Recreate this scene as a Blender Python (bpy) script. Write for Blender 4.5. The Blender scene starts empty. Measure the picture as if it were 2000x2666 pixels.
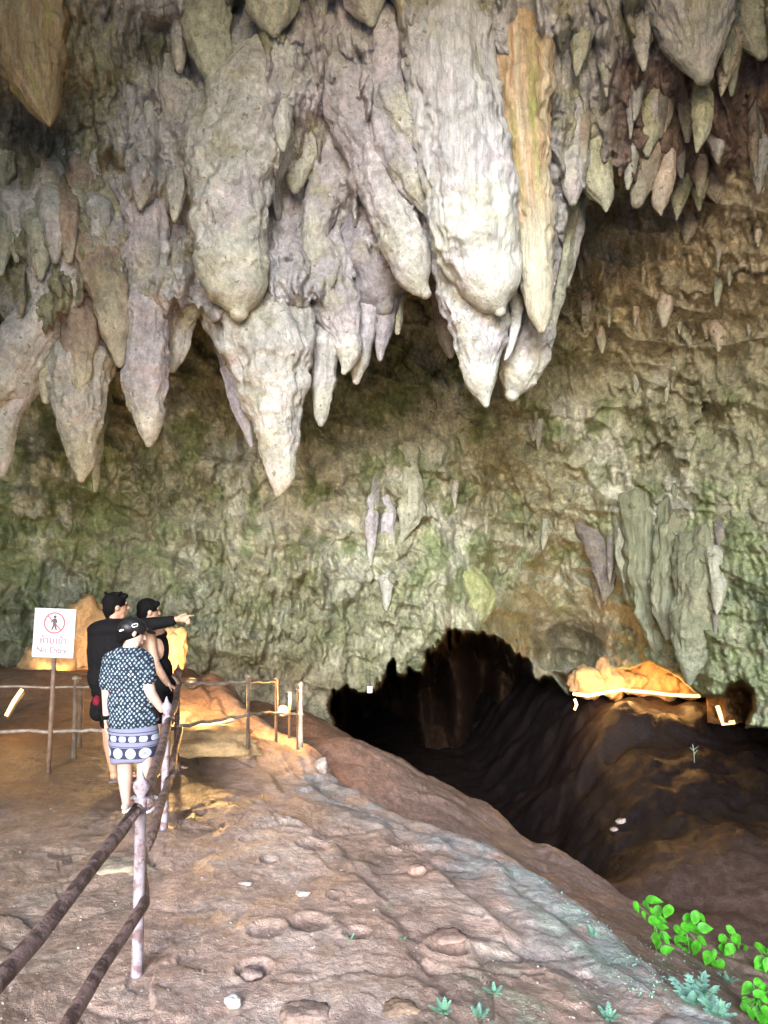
import bpy, bmesh, math, random
import numpy as np
from mathutils import Vector, Matrix
random.seed(7); np.random.seed(7)
sc = bpy.context.scene
R = math.radians
# ------------------------------------------------------------------ camera
CAMZ, F, PITCH = 1.9, 1925.4, math.atan(138/1925.4)
CAM = Vector((0, 0, CAMZ))
cd = bpy.data.cameras.new('camera'); cam = bpy.data.objects.new('camera', cd)
sc.collection.objects.link(cam)
cd.sensor_fit = 'VERTICAL'; cd.sensor_height = 36; cd.lens = 26
cd.clip_start = 0.05; cd.clip_end = 500
cam.location = CAM; cam.rotation_euler = (math.pi/2+PITCH, 0, 0)
sc.camera = cam
# ------------------------------------------------------------------ sky, sun, exposure
SUN_EL, SUN_AZ = 20, 188          # degrees; light arrives from behind the camera, a little from the side
w = bpy.data.worlds.new('World'); sc.world = w; w.use_nodes = True
nt = w.node_tree; bg = nt.nodes['Background']
sky = nt.nodes.new('ShaderNodeTexSky'); sky.sky_type = 'NISHITA'; sky.sun_disc = False
sky.sun_elevation = R(SUN_EL); sky.sun_rotation = R(SUN_AZ); sky.dust_density = 1.0; sky.ozone_density = 1.0
nt.links.new(sky.outputs[0], bg.inputs[0]); bg.inputs[1].default_value = 0.15
sl = bpy.data.lights.new('sun', 'SUN'); sun = bpy.data.objects.new('sun', sl); sc.collection.objects.link(sun)
sl.energy = 1.05; sl.angle = R(26); sl.color = (1, .99, .99)
sd = Vector((math.sin(R(SUN_AZ))*math.cos(R(SUN_EL)), math.cos(R(SUN_AZ))*math.cos(R(SUN_EL)), math.sin(R(SUN_EL))))
sun.rotation_euler = sd.to_track_quat('Z', 'Y').to_euler()
sc.view_settings.view_transform = 'Standard'; sc.view_settings.look = 'None'
sc.view_settings.exposure = 2.5; sc.view_settings.gamma = 1
sc.view_settings.use_white_balance = True; sc.view_settings.white_balance_temperature = 5700; sc.view_settings.white_balance_tint = 8
sc.cycles.max_bounces = 5; sc.cycles.diffuse_bounces = 3; sc.cycles.glossy_bounces = 2
sc.cycles.sample_clamp_indirect = 4
# ------------------------------------------------------------------ helpers
cp, sp = math.cos(PITCH), math.sin(PITCH)
def ray(u, v):
    cx, cz = (u-1000)/F, (1333-v)/F
    return cx, cp-cz*sp, sp+cz*cp
def at(u, v, d):
    x, y, z = ray(u, v); t = d/y
    return Vector((x*t, d, CAMZ+z*t))
def atz(u, v, z0):
    x, y, z = ray(u, v); t = (z0-CAMZ)/z
    return Vector((x*t, y*t, z0))
def pxm(d): return d/F          # metres in one photo pixel at distance d

def _hash(ix, iy, iz, seed):
    h = (ix.astype(np.int64)*374761393 + iy.astype(np.int64)*668265263 + iz.astype(np.int64)*2147483647 + seed*1274126177) & 0xffffffff
    h = ((h ^ (h >> 13))*1274126177) & 0xffffffff
    h = ((h ^ (h >> 15))*2246822519) & 0xffffffff
    return (h ^ (h >> 16)) & 0xffffffff
def vnoise(P, seed=0):
    """gradient noise, about -1..1, P (N,3)"""
    P = np.asarray(P, float); i = np.floor(P).astype(np.int64); f = P-i
    s = f*f*f*(f*(f*6-15)+10); out = 0
    for dx in (0, 1):
        wx = s[:, 0] if dx else 1-s[:, 0]
        for dy in (0, 1):
            wy = s[:, 1] if dy else 1-s[:, 1]
            for dz in (0, 1):
                wz = s[:, 2] if dz else 1-s[:, 2]
                h = _hash(i[:, 0]+dx, i[:, 1]+dy, i[:, 2]+dz, seed)
                gx = (h & 1023)/511.5-1; gy = ((h >> 10) & 1023)/511.5-1; gz = ((h >> 20) & 1023)/511.5-1
                out = out+wx*wy*wz*(gx*(f[:, 0]-dx)+gy*(f[:, 1]-dy)+gz*(f[:, 2]-dz))
    return out*1.5
def fbm(P, octaves=4, seed=0, gain=.5):
    P = np.asarray(P, float); a, s, t = 1., 0, 0
    for k in range(octaves):
        s = s+a*vnoise(P*2.03**k+k*17.3, seed+k); t += a; a *= gain
    return s/t*1.6
def sstep(a, b, x):
    t = np.clip((x-a)/(b-a), 0, 1); return t*t*(3-2*t)
def drips(a, b, w, h, seed, H=1.):
    """field of hanging drip shapes on a wall; a across, b up (same unit as w, h)"""
    out = np.zeros_like(a)
    for row in range(-1, 3):
        for col in (-1, 0, 1):
            ci = np.floor(a/w)+col; cj = np.floor(b/h)-row
            z = np.zeros_like(ci)
            h1 = _hash(ci, cj, z, seed); h2 = _hash(ci, cj, z, seed+99)
            r1 = (h1 & 1023)/1023; r2 = ((h1 >> 10) & 1023)/1023; r3 = ((h1 >> 20) & 1023)/1023; r4 = (h2 & 1023)/1023
            cx = (ci+.1+.8*r1)*w; tip = (cj+r2)*h; L = h*(.7+1.2*r3); W = w*(.3+.45*r4)
            t = (b-tip)/L
            ww = W*np.sqrt(np.clip(t, 1e-4, 1))*(.55+.45*np.clip(t, 0, 1))
            q = 1-((a-cx+.12*w*t)/ww)**2
            p = np.where((t > 0) & (t < 1) & (q > 0), np.sqrt(np.clip(q, 0, 1))*np.clip(t*7, 0, 1)*(1-t)**.8*(.35+.65*r3), 0)
            out = np.maximum(out, p)
    return out*H

def facets(a, b, size, seed, tilt=.9):
    """broken-rock relief: tilted flat cells with sharp edges"""
    best = np.full(a.shape, 1e9); out = np.zeros_like(a)
    for i in (-1, 0, 1):
        for j in (-1, 0, 1):
            ci = np.floor(a/size)+i; cj = np.floor(b/size)+j; h1 = _hash(ci, cj, ci*0, seed); h2 = _hash(ci, cj, ci*0, seed+57)
            x = (ci+(h1 & 1023)/1023)*size; y = (cj+((h1 >> 10) & 1023)/1023)*size; d = (a-x)**2+(b-y)**2
            v = ((h1 >> 20) & 1023)/1023-.5+tilt*(((h2 & 1023)/511.5-1)*(a-x)+((h2 >> 10 & 1023)/511.5-1.2)*(b-y))/size
            m = d < best; best = np.where(m, d, best); out = np.where(m, v, out)
    return out
def mesh_np(name, V, Fa, col=None, smooth=True, alpha=None):
    me = bpy.data.meshes.new(name)
    V = np.asarray(V, np.float32); Fa = np.asarray(Fa, np.int32); n = Fa.shape[1]
    me.vertices.add(len(V)); me.vertices.foreach_set('co', V.ravel())
    me.loops.add(Fa.size); me.loops.foreach_set('vertex_index', Fa.ravel())
    me.polygons.add(len(Fa)); me.polygons.foreach_set('loop_start', np.arange(0, Fa.size, n, dtype=np.int32))
    me.polygons.foreach_set('loop_total', np.full(len(Fa), n, np.int32))
    me.update(calc_edges=True)
    if smooth: me.polygons.foreach_set('use_smooth', np.ones(len(Fa), bool))
    if col is not None:
        ca = me.color_attributes.new('tint', 'FLOAT_COLOR', 'POINT')
        c4 = np.ones((len(V), 4), np.float32); c4[:, :3] = col
        if alpha is not None: c4[:, 3] = alpha
        ca.data.foreach_set('color', c4.ravel())
    return me
def link(name, me, mat=None, parent=None):
    o = bpy.data.objects.new(name, me); sc.collection.objects.link(o)
    if mat is not None: me.materials.append(mat)
    if parent is not None: o.parent = parent
    return o
def tag(o, label=None, cat=None, group=None, kind=None):
    if label: o['label'] = label
    if cat: o['category'] = cat
    if group: o['group'] = group
    if kind: o['kind'] = kind
    return o
def empty(name, loc, rz=0):
    o = bpy.data.objects.new(name, None); sc.collection.objects.link(o); o.location = loc; o.rotation_euler.z = rz
    o.empty_display_size = .1; return o
def quads(nu, nv, wrap=False):
    i = np.arange(nv-1)[:, None]; j = np.arange(nu if wrap else nu-1)[None, :]
    j2 = (j+1) % nu
    return np.stack([i*nu+j, i*nu+j2, (i+1)*nu+j2, (i+1)*nu+j], -1).reshape(-1, 4)
def rbf(pts, vals, Q, lam=1e-3, scale=1000.):
    pts = np.asarray(pts, float)/scale; vals = np.asarray(vals, float); Q = np.asarray(Q, float)/scale
    d = np.linalg.norm(pts[:, None]-pts[None], axis=2); n = len(pts)
    A = np.zeros((n+3, n+3)); A[:n, :n] = d+lam*np.eye(n); A[:n, n] = 1; A[:n, n+1:] = pts; A[n, :n] = 1; A[n+1:, :n] = pts.T
    c = np.linalg.solve(A, np.concatenate([vals, [0, 0, 0]]))
    out = c[n]+Q@c[n+1:]
    for k in range(n): out = out+c[k]*np.linalg.norm(Q-pts[k], axis=1)
    return out
def poly_sdf(poly, Q):
    """signed distance, positive inside"""
    P = np.asarray(poly, float); d = np.full(len(Q), 1e9); ins = np.zeros(len(Q), bool)
    for k in range(len(P)):
        a, b = P[k], P[(k+1) % len(P)]; e = b-a; w_ = Q-a
        t = np.clip((w_@e)/(e@e), 0, 1); d = np.minimum(d, np.linalg.norm(w_-t[:, None]*e, axis=1))
        c = ((a[1] > Q[:, 1]) != (b[1] > Q[:, 1])) & (Q[:, 0] < (b[0]-a[0])*(Q[:, 1]-a[1])/(b[1]-a[1]+1e-12)+a[0])
        ins ^= c
    return np.where(ins, d, -d)
def line_sdf(P, Q):
    """distance to an open polyline, signed positive on its right-hand side"""
    P = np.asarray(P, float); d = np.full(len(Q), 1e9); s = np.ones(len(Q))
    for a, b in zip(P[:-1], P[1:]):
        e = b-a; w_ = Q-a; t = np.clip((w_@e)/(e@e), 0, 1)
        dd = np.linalg.norm(w_-t[:, None]*e, axis=1); sg = np.sign(e[1]*w_[:, 0]-e[0]*w_[:, 1])
        m = dd < d-1e-9; s = np.where(m, sg, s); d = np.minimum(d, dd)
    return d*s
# ------------------------------------------------------------------ materials
def mat(name, base=(.5, .5, .5), rough=.6, metal=0., emit=None, es=0., spec=.5):
    m = bpy.data.materials.new(name); m.use_nodes = True; b = m.node_tree.nodes['Principled BSDF']
    b.inputs['Base Color'].default_value = (*base, 1); b.inputs['Roughness'].default_value = rough
    b.inputs['Metallic'].default_value = metal; b.inputs['Specular IOR Level'].default_value = spec
    if emit: b.inputs['Emission Color'].default_value = (*emit, 1); b.inputs['Emission Strength'].default_value = es
    return m
def N(m, t): return m.node_tree.nodes.new(t)
def L(m, a, b): m.node_tree.links.new(a, b)
def noise_node(m, scale, detail=6, rough=.6, vec=None, stretch=None):
    n = N(m, 'ShaderNodeTexNoise'); n.inputs['Scale'].default_value = scale; n.inputs['Detail'].default_value = detail
    n.inputs['Roughness'].default_value = rough
    tc = N(m, 'ShaderNodeTexCoord'); src = tc.outputs['Object']
    if stretch:
        mp = N(m, 'ShaderNodeMapping'); mp.inputs['Scale'].default_value = stretch; L(m, src, mp.inputs[0]); src = mp.outputs[0]
    L(m, src, n.inputs['Vector']); return n
def ramp(m, fac, stops):
    r = N(m, 'ShaderNodeValToRGB'); L(m, fac, r.inputs[0]); e = r.color_ramp.elements
    while len(e) < len(stops): e.new(.5)
    for k, (p, c) in enumerate(stops): e[k].position = p; e[k].color = (*c, 1) if len(c) == 3 else c
    return r
def mixc(m, a, b, fac, mode='MIX'):
    x = N(m, 'ShaderNodeMix'); x.data_type = 'RGBA'; x.blend_type = mode
    for s, v in ((6, a), (7, b), (0, fac)):
        if hasattr(v, 'links'): L(m, v, x.inputs[s])
        else: x.inputs[s].default_value = v if s == 0 else (*v, 1)
    return x.outputs[2]
def add_bump(m, b, hs, dist=.02, strength=1.):
    """hs: list of (output, weight)"""
    acc = None
    for o_, wt in hs:
        k = N(m, 'ShaderNodeMath'); k.operation = 'MULTIPLY'; L(m, o_, k.inputs[0]); k.inputs[1].default_value = wt
        if acc is None: acc = k.outputs[0]
        else:
            s = N(m, 'ShaderNodeMath'); s.operation = 'ADD'; L(m, acc, s.inputs[0]); L(m, k.outputs[0], s.inputs[1]); acc = s.outputs[0]
    bp = N(m, 'ShaderNodeBump'); bp.inputs['Distance'].default_value = dist; bp.inputs['Strength'].default_value = strength
    L(m, acc, bp.inputs['Height']); L(m, bp.outputs[0], b.inputs['Normal'])
def rock_material(name, rough=.85, s1=3., s2=18., s3=70., var=.35, bump=.05, stretch=None, speck=None, wet=None, alpha_wet=False, spec=.12):
    m = mat(name, rough=rough, spec=spec); b = m.node_tree.nodes['Principled BSDF']
    a = N(m, 'ShaderNodeAttribute'); a.attribute_name = 'tint'
    n1 = noise_node(m, s1, 8, .65, stretch=stretch); n2 = noise_node(m, s2, 6, .7, stretch=stretch); n3 = noise_node(m, s3, 4, .7)
    lo, hi = 1-var, 1+var
    r1 = ramp(m, n1.outputs[0], [(.3, (lo,)*3), (.5, (1, 1, 1)), (.7, (hi,)*3)])
    r2 = ramp(m, n2.outputs[0], [(.32, (lo,)*3), (.5, (1, 1, 1)), (.68, (hi,)*3)])
    r3 = ramp(m, n3.outputs[0], [(.3, (1-var*.6,)*3), (.7, (1+var*.6,)*3)])
    c = mixc(m, a.outputs['Color'], r1.outputs[0], 1., 'MULTIPLY'); c = mixc(m, c, r2.outputs[0], 1., 'MULTIPLY'); c = mixc(m, c, r3.outputs[0], 1., 'MULTIPLY')
    if speck:
        n4 = noise_node(m, speck[0], 3, .6); rr = ramp(m, n4.outputs[0], [(speck[1], (0, 0, 0)), (speck[1]+.04, (1, 1, 1))])
        c = mixc(m, c, speck[2], rr.outputs[0])
    L(m, c, b.inputs['Base Color'])
    if wet:
        n5 = noise_node(m, wet[0], 5, .6); rr = ramp(m, n5.outputs[0], [(.42, (wet[1],)*3), (.6, (rough,)*3)])
        ro = rr.outputs[0]
        if alpha_wet:
            k = N(m, 'ShaderNodeMapRange'); L(m, a.outputs['Alpha'], k.inputs[0]); k.inputs[3].default_value = .3; k.inputs[4].default_value = rough; mn = N(m, 'ShaderNodeMath'); mn.operation = 'MINIMUM'; L(m, ro, mn.inputs[0]); L(m, k.outputs[0], mn.inputs[1]); ro = mn.outputs[0]
            k2 = N(m, 'ShaderNodeMapRange'); L(m, a.outputs['Alpha'], k2.inputs[0]); k2.inputs[3].default_value = .6; k2.inputs[4].default_value = .15; L(m, k2.outputs[0], b.inputs['Specular IOR Level'])
        L(m, ro, b.inputs['Roughness'])
    add_bump(m, b, [(n1.outputs[0], 1.), (n2.outputs[0], .45), (n3.outputs[0], .18)], dist=bump)
    return m
# ------------------------------------------------------------------ stalactites: (label, distance, colour, flute, [(u, v, half width) ...] from root to tip)
ST = [
("huge pear-shaped pale stalactite with a blunt rounded knob, over the hanging cone", 11.1, 'cream', .5, [(760,60,60),(715,190,95),(650,300,118),(606,420,118),(596,540,104),(604,640,98),(612,720,90),(618,775,68),(622,812,26)]),
("long pale stalactite slanting down past the main column to a blunt nose", 11.4, 'mauve', .6, [(870,40,72),(868,150,84),(905,260,80),(945,350,72),(975,430,64),(1005,510,60),(1042,600,60),(1066,670,59),(1078,715,50),(1092,745,30),(1108,764,9)]),
("massive grey fluted column ending in a scalloped blunt point, beside the orange column", 11.0, 'grey', 1.6, [(1160,-40,130),(1165,110,128),(1180,250,124),(1205,380,122),(1225,500,124),(1240,600,118),(1262,680,96),(1280,745,78),(1292,788,48),(1302,808,16)]),
("tapering grey cone hanging directly below the massive fluted column", 11.5, 'grey', .6, [(1190,600,80),(1205,690,84),(1228,780,84),(1243,860,74),(1250,940,56),(1254,1000,38),(1262,1036,18),(1266,1052,5)]),
("tall orange and ochre streaked column with vertical grooves", 11.1, 'orange', 1.4, [(1350,-60,90),(1354,120,85),(1360,300,79),(1372,420,67),(1384,540,56),(1394,660,47),(1401,760,40),(1408,830,27),(1411,856,13)]),
("great solitary cone with rounded tip, the lowest hanging stalactite of all", 11.9, 'cream', .7, [(664,805,136),(690,868,132),(702,920,116),(706,970,100),(713,1040,82),(718,1100,66),(725,1155,52),(730,1210,40),(731,1250,33),(728,1272,20),(725,1284,6)]),
("short thick blunt lobe behind and below the foot of the orange column", 12.3, 'cream', .6, [(1400,760,45),(1382,840,60),(1368,900,62),(1352,960,55),(1340,1000,42),(1334,1026,20)]),
("thin crooked sliver between the grey cone and the blunt lobe", 11.6, 'mauve', .2, [(1338,740,28),(1345,820,16),(1338,870,12),(1326,910,9),(1316,935,4)]),
("grey stalactite with a narrow pinched tip, above the pear-shaped bulb", 10.9, 'greygreen', .5, [(520,-30,60),(540,50,62),(545,110,62),(555,160,48),(575,210,32),(598,250,19),(612,272,6)]),
("stubby finger at the shoulder of the grey pinched stalactite", 11.0, 'grey', .3, [(485,30,30),(470,90,22),(468,150,20),(468,180,7)]),
("rounded pale drop cut by the top of the view, above the forked ridge", 10.6, 'greygreen', .4, [(700,-60,70),(705,10,64),(710,52,46),(714,80,14)]),
("small knob between the two rounded drops at the top", 11.0, 'cream', .3, [(828,-40,34),(832,20,26),(835,48,8)]),
("blunt drop with speckled underside, above the root of the slanting stalactite", 10.6, 'cream', .4, [(950,-50,64),(957,10,52),(965,40,30),(968,54,8)]),
("heart-shaped lump with a square-cut tip, tucked under the forked ridge", 11.9, 'cream', .4, [(775,210,30),(782,260,56),(788,320,70),(790,375,60),(782,420,40),(770,460,30),(768,482,22),(768,494,8)]),
("stub branch bending sideways from the slanting stalactite to a cut end", 11.1, 'mauve', .5, [(985,270,52),(1012,350,54),(1052,430,52),(1090,490,46),(1130,532,34),(1168,545,24),(1192,546,12)]),
("rounded rib running down the near flank of the massive fluted column", 11.0, 'mauve', .9, [(1010,-30,46),(1000,110,48),(1008,220,48),(1035,310,46),(1085,370,40),(1130,392,14)]),
("smooth bulge under the cut-end branch on the fluted column", 10.9, 'cream', .4, [(1190,380,40),(1175,450,34),(1180,500,28),(1200,520,10)]),
("long pinkish finger with bulbous end, behind the pear-shaped bulb", 12.3, 'mauve', .4, [(740,440,60),(732,530,48),(745,620,44),(757,680,40),(758,750,36),(756,790,30),(752,815,10)]),
("stout pink finger with a turned-up toe, beside the slanting stalactite", 12.1, 'mauve', .4, [(900,370,78),(872,440,66),(842,520,50),(822,590,40),(814,640,32),(820,680,31),(824,700,12)]),
("short brownish lobe behind the pink finger with the toe", 12.7, 'brown', .4, [(860,600,60),(845,680,44),(825,740,36),(815,775,12)]),
("dim grey lobe in the gap behind the slanting stalactite", 13.0, 'dim', .4, [(950,480,80),(920,600,66),(885,690,40),(862,745,18),(856,768,5)]),
("broad dark slate-coloured block behind the nose of the slanting stalactite", 12.7, 'slate', .3, [(960,560,80),(960,650,98),(985,720,90),(990,770,62),(1000,796,26)]),
("small pale finger tucked under the pear-shaped bulb", 11.9, 'cream', .3, [(700,730,34),(692,800,30),(686,850,26),(682,884,10)]),
("slim pale finger hanging between the solitary cone and the smooth fin", 12.3, 'cream', .3, [(845,860,36),(842,930,35),(838,1000,31),(836,1060,24),(836,1092,16),(836,1103,5)]),
("smooth curved fin flowing off the shoulder of the solitary cone", 12.4, 'mauve', .3, [(850,720,80),(875,800,66),(898,870,48),(908,920,34),(902,955,16),(896,968,5)]),
("narrow round-tipped tooth beside the smooth curved fin", 12.6, 'mauve', .3, [(960,760,32),(955,840,26),(945,910,24),(932,960,20),(928,992,7)]),
("small sharp-tipped tooth under the slate-coloured block", 12.8, 'slate', .2, [(1005,770,36),(998,850,28),(990,900,15),(990,934,3)]),
("thin straight pale peg hanging under the blunt nose", 13.0, 'greygreen', .2, [(1045,730,18),(1040,790,13),(1036,840,11),(1035,866,7)]),
("thin shadowed rib behind the tapering grey cone", 13.2, 'dim', .4, [(1140,640,40),(1150,760,30),(1160,850,26),(1168,900,18),(1175,925,5)]),
("slanting thin fin on the flank of the solitary cone", 12.2, 'slate', .2, [(600,930,30),(612,1000,26),(630,1070,22),(648,1130,12),(655,1160,4)]),
("pale round-tipped stalactite with a greenish wet end, hanging lowest in its group", 11.7, 'mauve', .5, [(400,760,66),(378,830,60),(372,900,56),(378,980,57),(383,1050,49),(388,1100,36),(388,1134,24),(388,1153,7)]),
("stubby two-humped stalactite above the green-ended one", 11.6, 'mauve', .5, [(365,500,62),(380,580,60),(385,650,58),(386,720,50),(394,780,38),(405,815,18),(411,834,5)]),
("dark speckled pointed stalactite with a bent tip, beside the two-humped one", 11.5, 'brown', .6, [(235,600,56),(258,670,58),(276,740,56),(290,800,46),(302,860,36),(308,910,22),(311,946,5)]),
("small crumpled stub behind the shoulder of the green-ended stalactite", 12.3, 'grey', .6, [(470,820,38),(465,880,32),(458,925,26),(448,958,9)]),
("short greenish tooth in the notch left of the pear-shaped bulb", 12.2, 'greygreen', .5, [(500,720,46),(494,780,36),(486,825,24),(480,852,7)]),
("little knuckle beside the pear-shaped bulb's base", 12.0, 'mauve', .3, [(468,660,40),(466,710,30),(464,742,14)]),
("flat diagonal fold sloping into the pear-shaped bulb", 12.0, 'mauve', .6, [(330,330,60),(395,420,64),(450,520,56),(490,610,40),(502,660,14)]),
("long slanting fold forming the shoulder of the pear-shaped bulb", 11.7, 'cream', .9, [(430,150,56),(470,270,70),(512,380,66),(540,480,48),(556,560,22)]),
("broad slanting fold below the mossy recess, meeting the shoulder fold", 11.9, 'mauve', .9, [(270,210,50),(350,290,62),(420,380,62),(470,480,50),(505,570,26)]),
("low diagonal fold above the two-humped stalactite", 11.9, 'cream', .9, [(190,400,50),(270,450,58),(340,500,54),(400,570,44),(452,650,26)]),
("forked ridge leaning from the top edge into the pear-shaped bulb", 11.5, 'grey', 1., [(680,60,66),(640,150,74),(590,250,74),(545,350,62),(520,450,36)]),
("smooth ridge joining the forked ridge to the slanting stalactite", 11.7, 'mauve', .8, [(800,30,60),(770,120,66),(735,200,60),(700,290,48),(690,370,26)]),
("yellowish ragged tooth in the cluster by the dark shaded rock", 11.4, 'cream', .9, [(150,600,54),(160,670,50),(168,740,46),(176,800,32),(182,840,8)]),
("lumpy stalactite with two small toes, below the ragged cluster", 11.7, 'brown', .8, [(190,760,50),(202,830,50),(208,890,44),(212,940,34),(210,985,26),(206,1016,7)]),
("short grey stalactite with mossy underside, next to the broad diagonal slab", 11.8, 'greygreen', .7, [(115,840,48),(118,910,46),(124,970,36),(124,1015,20),(120,1042,5)]),
("broad wedge with a wet white patch, narrowing to a round point", 11.9, 'cream', .6, [(210,950,80),(207,1030,70),(209,1090,58),(211,1150,44),(213,1200,32),(212,1230,20),(211,1246,6)]),
("thin drip just behind the broad wedge's tip", 13.2, 'greygreen', .3, [(262,1080,20),(254,1170,14),(250,1230,10),(248,1277,3)]),
("broad smooth slab sweeping diagonally out of the picture's edge", 11.5, 'cream', .3, [(150,800,50),(95,860,62),(40,940,66),(-20,1020,60),(-50,1080,30)]),
("pale hooked stalactite with rounded tip, under the diagonal slab", 11.8, 'grey', .4, [(90,930,44),(50,1000,46),(22,1070,36),(12,1140,26),(8,1200,20),(5,1234,6)]),
("ribbed brown-orange curtain column at the corner under the ceiling", 10.2, 'brownorange', 1.5, [(70,-60,98),(72,60,92),(80,150,84),(96,230,62),(118,290,36),(128,322,8)]),
("pale wedge-shaped tooth next to the brown-orange curtain", 11.0, 'greygreen', .4, [(235,-60,84),(236,20,74),(236,70,44),(235,110,22),(233,137,5)]),
("little pale tooth over the dark mossy recess", 11.5, 'cream', .3, [(392,-40,34),(390,20,25),(386,56,6)]),
("rounded nub next to the little tooth over the dark mossy recess", 11.6, 'cream', .3, [(438,-40,34),(436,14,26),(432,38,10)]),
("grey knotted root leading down beside the orange column", 12.4, 'mauve', .6, [(1470,-40,56),(1482,70,50),(1484,150,46),(1488,210,34),(1496,256,9)]),
("thin arched rib with a round knob tip, beside the orange column", 12.0, 'mauve', .6, [(1640,110,36),(1585,140,34),(1535,190,34),(1508,270,31),(1498,360,30),(1490,440,34),(1490,500,24),(1491,524,7)]),
("slender grey-green streamer behind the knob-tipped rib", 12.9, 'greygreen', .8, [(1475,440,40),(1468,540,34),(1460,640,32),(1450,740,26),(1442,810,16),(1436,860,5)]),
("hazy pale streamer with a ragged end, outermost behind the orange column", 13.2, 'grey', .5, [(1505,500,30),(1498,590,24),(1484,680,18),(1474,740,8)]),
("leaf-shaped yellow-tipped stalactite hanging alone next to the knob-tipped rib", 12.3, 'yellow', .5, [(1545,310,24),(1548,370,40),(1552,430,45),(1562,485,38),(1576,520,22),(1578,548,5)]),
("small mossy knot with dripping nub between the arched rib and its neighbour", 12.6, 'greygreen', .8, [(1575,190,40),(1572,250,40),(1572,290,28),(1565,316,6)]),
("bright green-yellow topped straight peg among the far cluster", 12.5, 'yellow', .6, [(1712,190,40),(1700,250,36),(1692,310,28),(1688,370,24),(1686,402,8)]),
("purplish two-pointed lobe below the green-topped peg", 12.8, 'brown', .7, [(1690,360,48),(1685,420,46),(1672,475,32),(1660,526,5)]),
("white edged blade with pink tip beside the two-pointed lobe", 12.6, 'white', .5, [(1742,360,16),(1740,430,22),(1726,490,25),(1718,535,17),(1721,558,4)]),
("yellow-green twisted drip with a sharp white tip", 12.0, 'yellow', .4, [(1838,170,22),(1826,230,22),(1828,290,27),(1824,345,21),(1815,394,4)]),
("large fluted mass with ragged hem cut by the top edge", 11.3, 'grey', 1.8, [(1800,-60,118),(1806,30,108),(1814,100,86),(1822,150,58),(1832,196,26)]),
("sharp white fang beside the large fluted mass", 11.9, 'white', .3, [(1895,110,36),(1890,170,28),(1882,220,13),(1878,248,3)]),
("reddish-brown fang just below the top edge", 11.8, 'rust', .5, [(1685,-50,40),(1692,20,34),(1697,70,22),(1698,105,4)]),
("short mauve nub alone on the dark brown rock", 13.0, 'mauve', .4, [(1900,240,28),(1908,290,22),(1907,322,10)]),
("crooked yellow drip beside the pink-tipped blade", 13.6, 'yellow', .7, [(1775,460,34),(1768,520,18),(1761,570,4)]),
("tiny bright tooth in the far yellow cluster", 13.8, 'yellow', .5, [(1815,460,28),(1818,510,17),(1820,546,4)]),
("pale lump in the far yellow cluster, nearest the wall's plain part", 13.8, 'white', .5, [(1858,470,30),(1868,510,18),(1876,532,5)]),
("thin greenish drip near the picture's edge, under the dark brown rock", 13.6, 'yellow', .5, [(1955,440,22),(1962,490,15),(1967,536,3)]),
("grey shaggy outcrop in the corner above the dark brown rock", 11.8, 'greygreen', .9, [(1960,-20,70),(1965,60,58),(1975,110,36),(1985,140,12)]),
("pale fan-shaped flake standing out on the brown wall", 17.0, 'white', .9, [(1738,760,18),(1735,800,20),(1728,845,8)]),
("small cream spike on the brown wall, nearest the rusty hole", 17.2, 'white', .3, [(1560,850,16),(1566,890,13),(1568,918,3)]),
("small cream spike on the brown wall, rounder than its neighbour", 17.2, 'white', .3, [(1838,830,13),(1842,860,10),(1840,880,4)]),
("short cream flake low on the brown wall", 17.2, 'white', .4, [(1868,860,16),(1874,890,14),(1872,912,5)]),
("chunky cream nub high on the brown wall", 15.4, 'white', .4, [(1795,560,14),(1792,600,20),(1788,626,8)]),
("pale green hanging blade on the wall beyond the solitary cone", 16.0, 'greygreen', .5, [(1068,1210,22),(1074,1270,32),(1070,1330,34),(1058,1375,20),(1048,1404,5)]),
("mauve tapering blade, longest of the small trio on the wall", 16.1, 'mauve', .4, [(1000,1300,26),(1008,1370,20),(1014,1430,14),(1015,1488,3)]),
("mauve thin blade with a dark gap beside it, in the small trio", 16.2, 'mauve', .4, [(962,1300,24),(964,1360,18),(966,1420,12),(965,1470,3)]),
("bright yellow-green shell-shaped flowstone over the tunnel mouth", 16.2, 'lime', .9, [(1200,1465,26),(1225,1520,42),(1245,1560,44),(1245,1600,28),(1238,1630,8)]),
("pale pendant with a skull-like top in the dim cluster over the lit ledge", 18.0, 'greygreen', .9, [(1630,1400,28),(1628,1440,24),(1628,1480,14),(1626,1515,4)]),
("grey dim fang next to the skull-topped pendant", 18.4, 'dim', .7, [(1560,1420,36),(1575,1480,30),(1578,1540,16),(1572,1560,4)]),
("long green-grey curtain with rough folds over the lit ledge", 17.6, 'greendark', 1.4, [(1690,1420,60),(1690,1500,56),(1700,1570,50),(1710,1640,36),(1718,1690,20),(1722,1715,5)]),
("folded green-grey curtain beside the rough one, with a double hem", 17.2, 'greendark', 1.4, [(1770,1430,60),(1752,1510,54),(1745,1580,44),(1740,1630,26),(1738,1660,8)]),
("slim dim pendant between the curtain folds and the lit ledge", 18.2, 'greendark', .7, [(1655,1500,40),(1665,1560,32),(1668,1600,18),(1664,1622,5)]),
("blue-green pointed curtain reaching down to the lit ledge", 16.6, 'greendark', 1., [(1830,1560,70),(1812,1640,60),(1802,1700,42),(1798,1740,26),(1796,1778,7)]),
]
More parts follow.
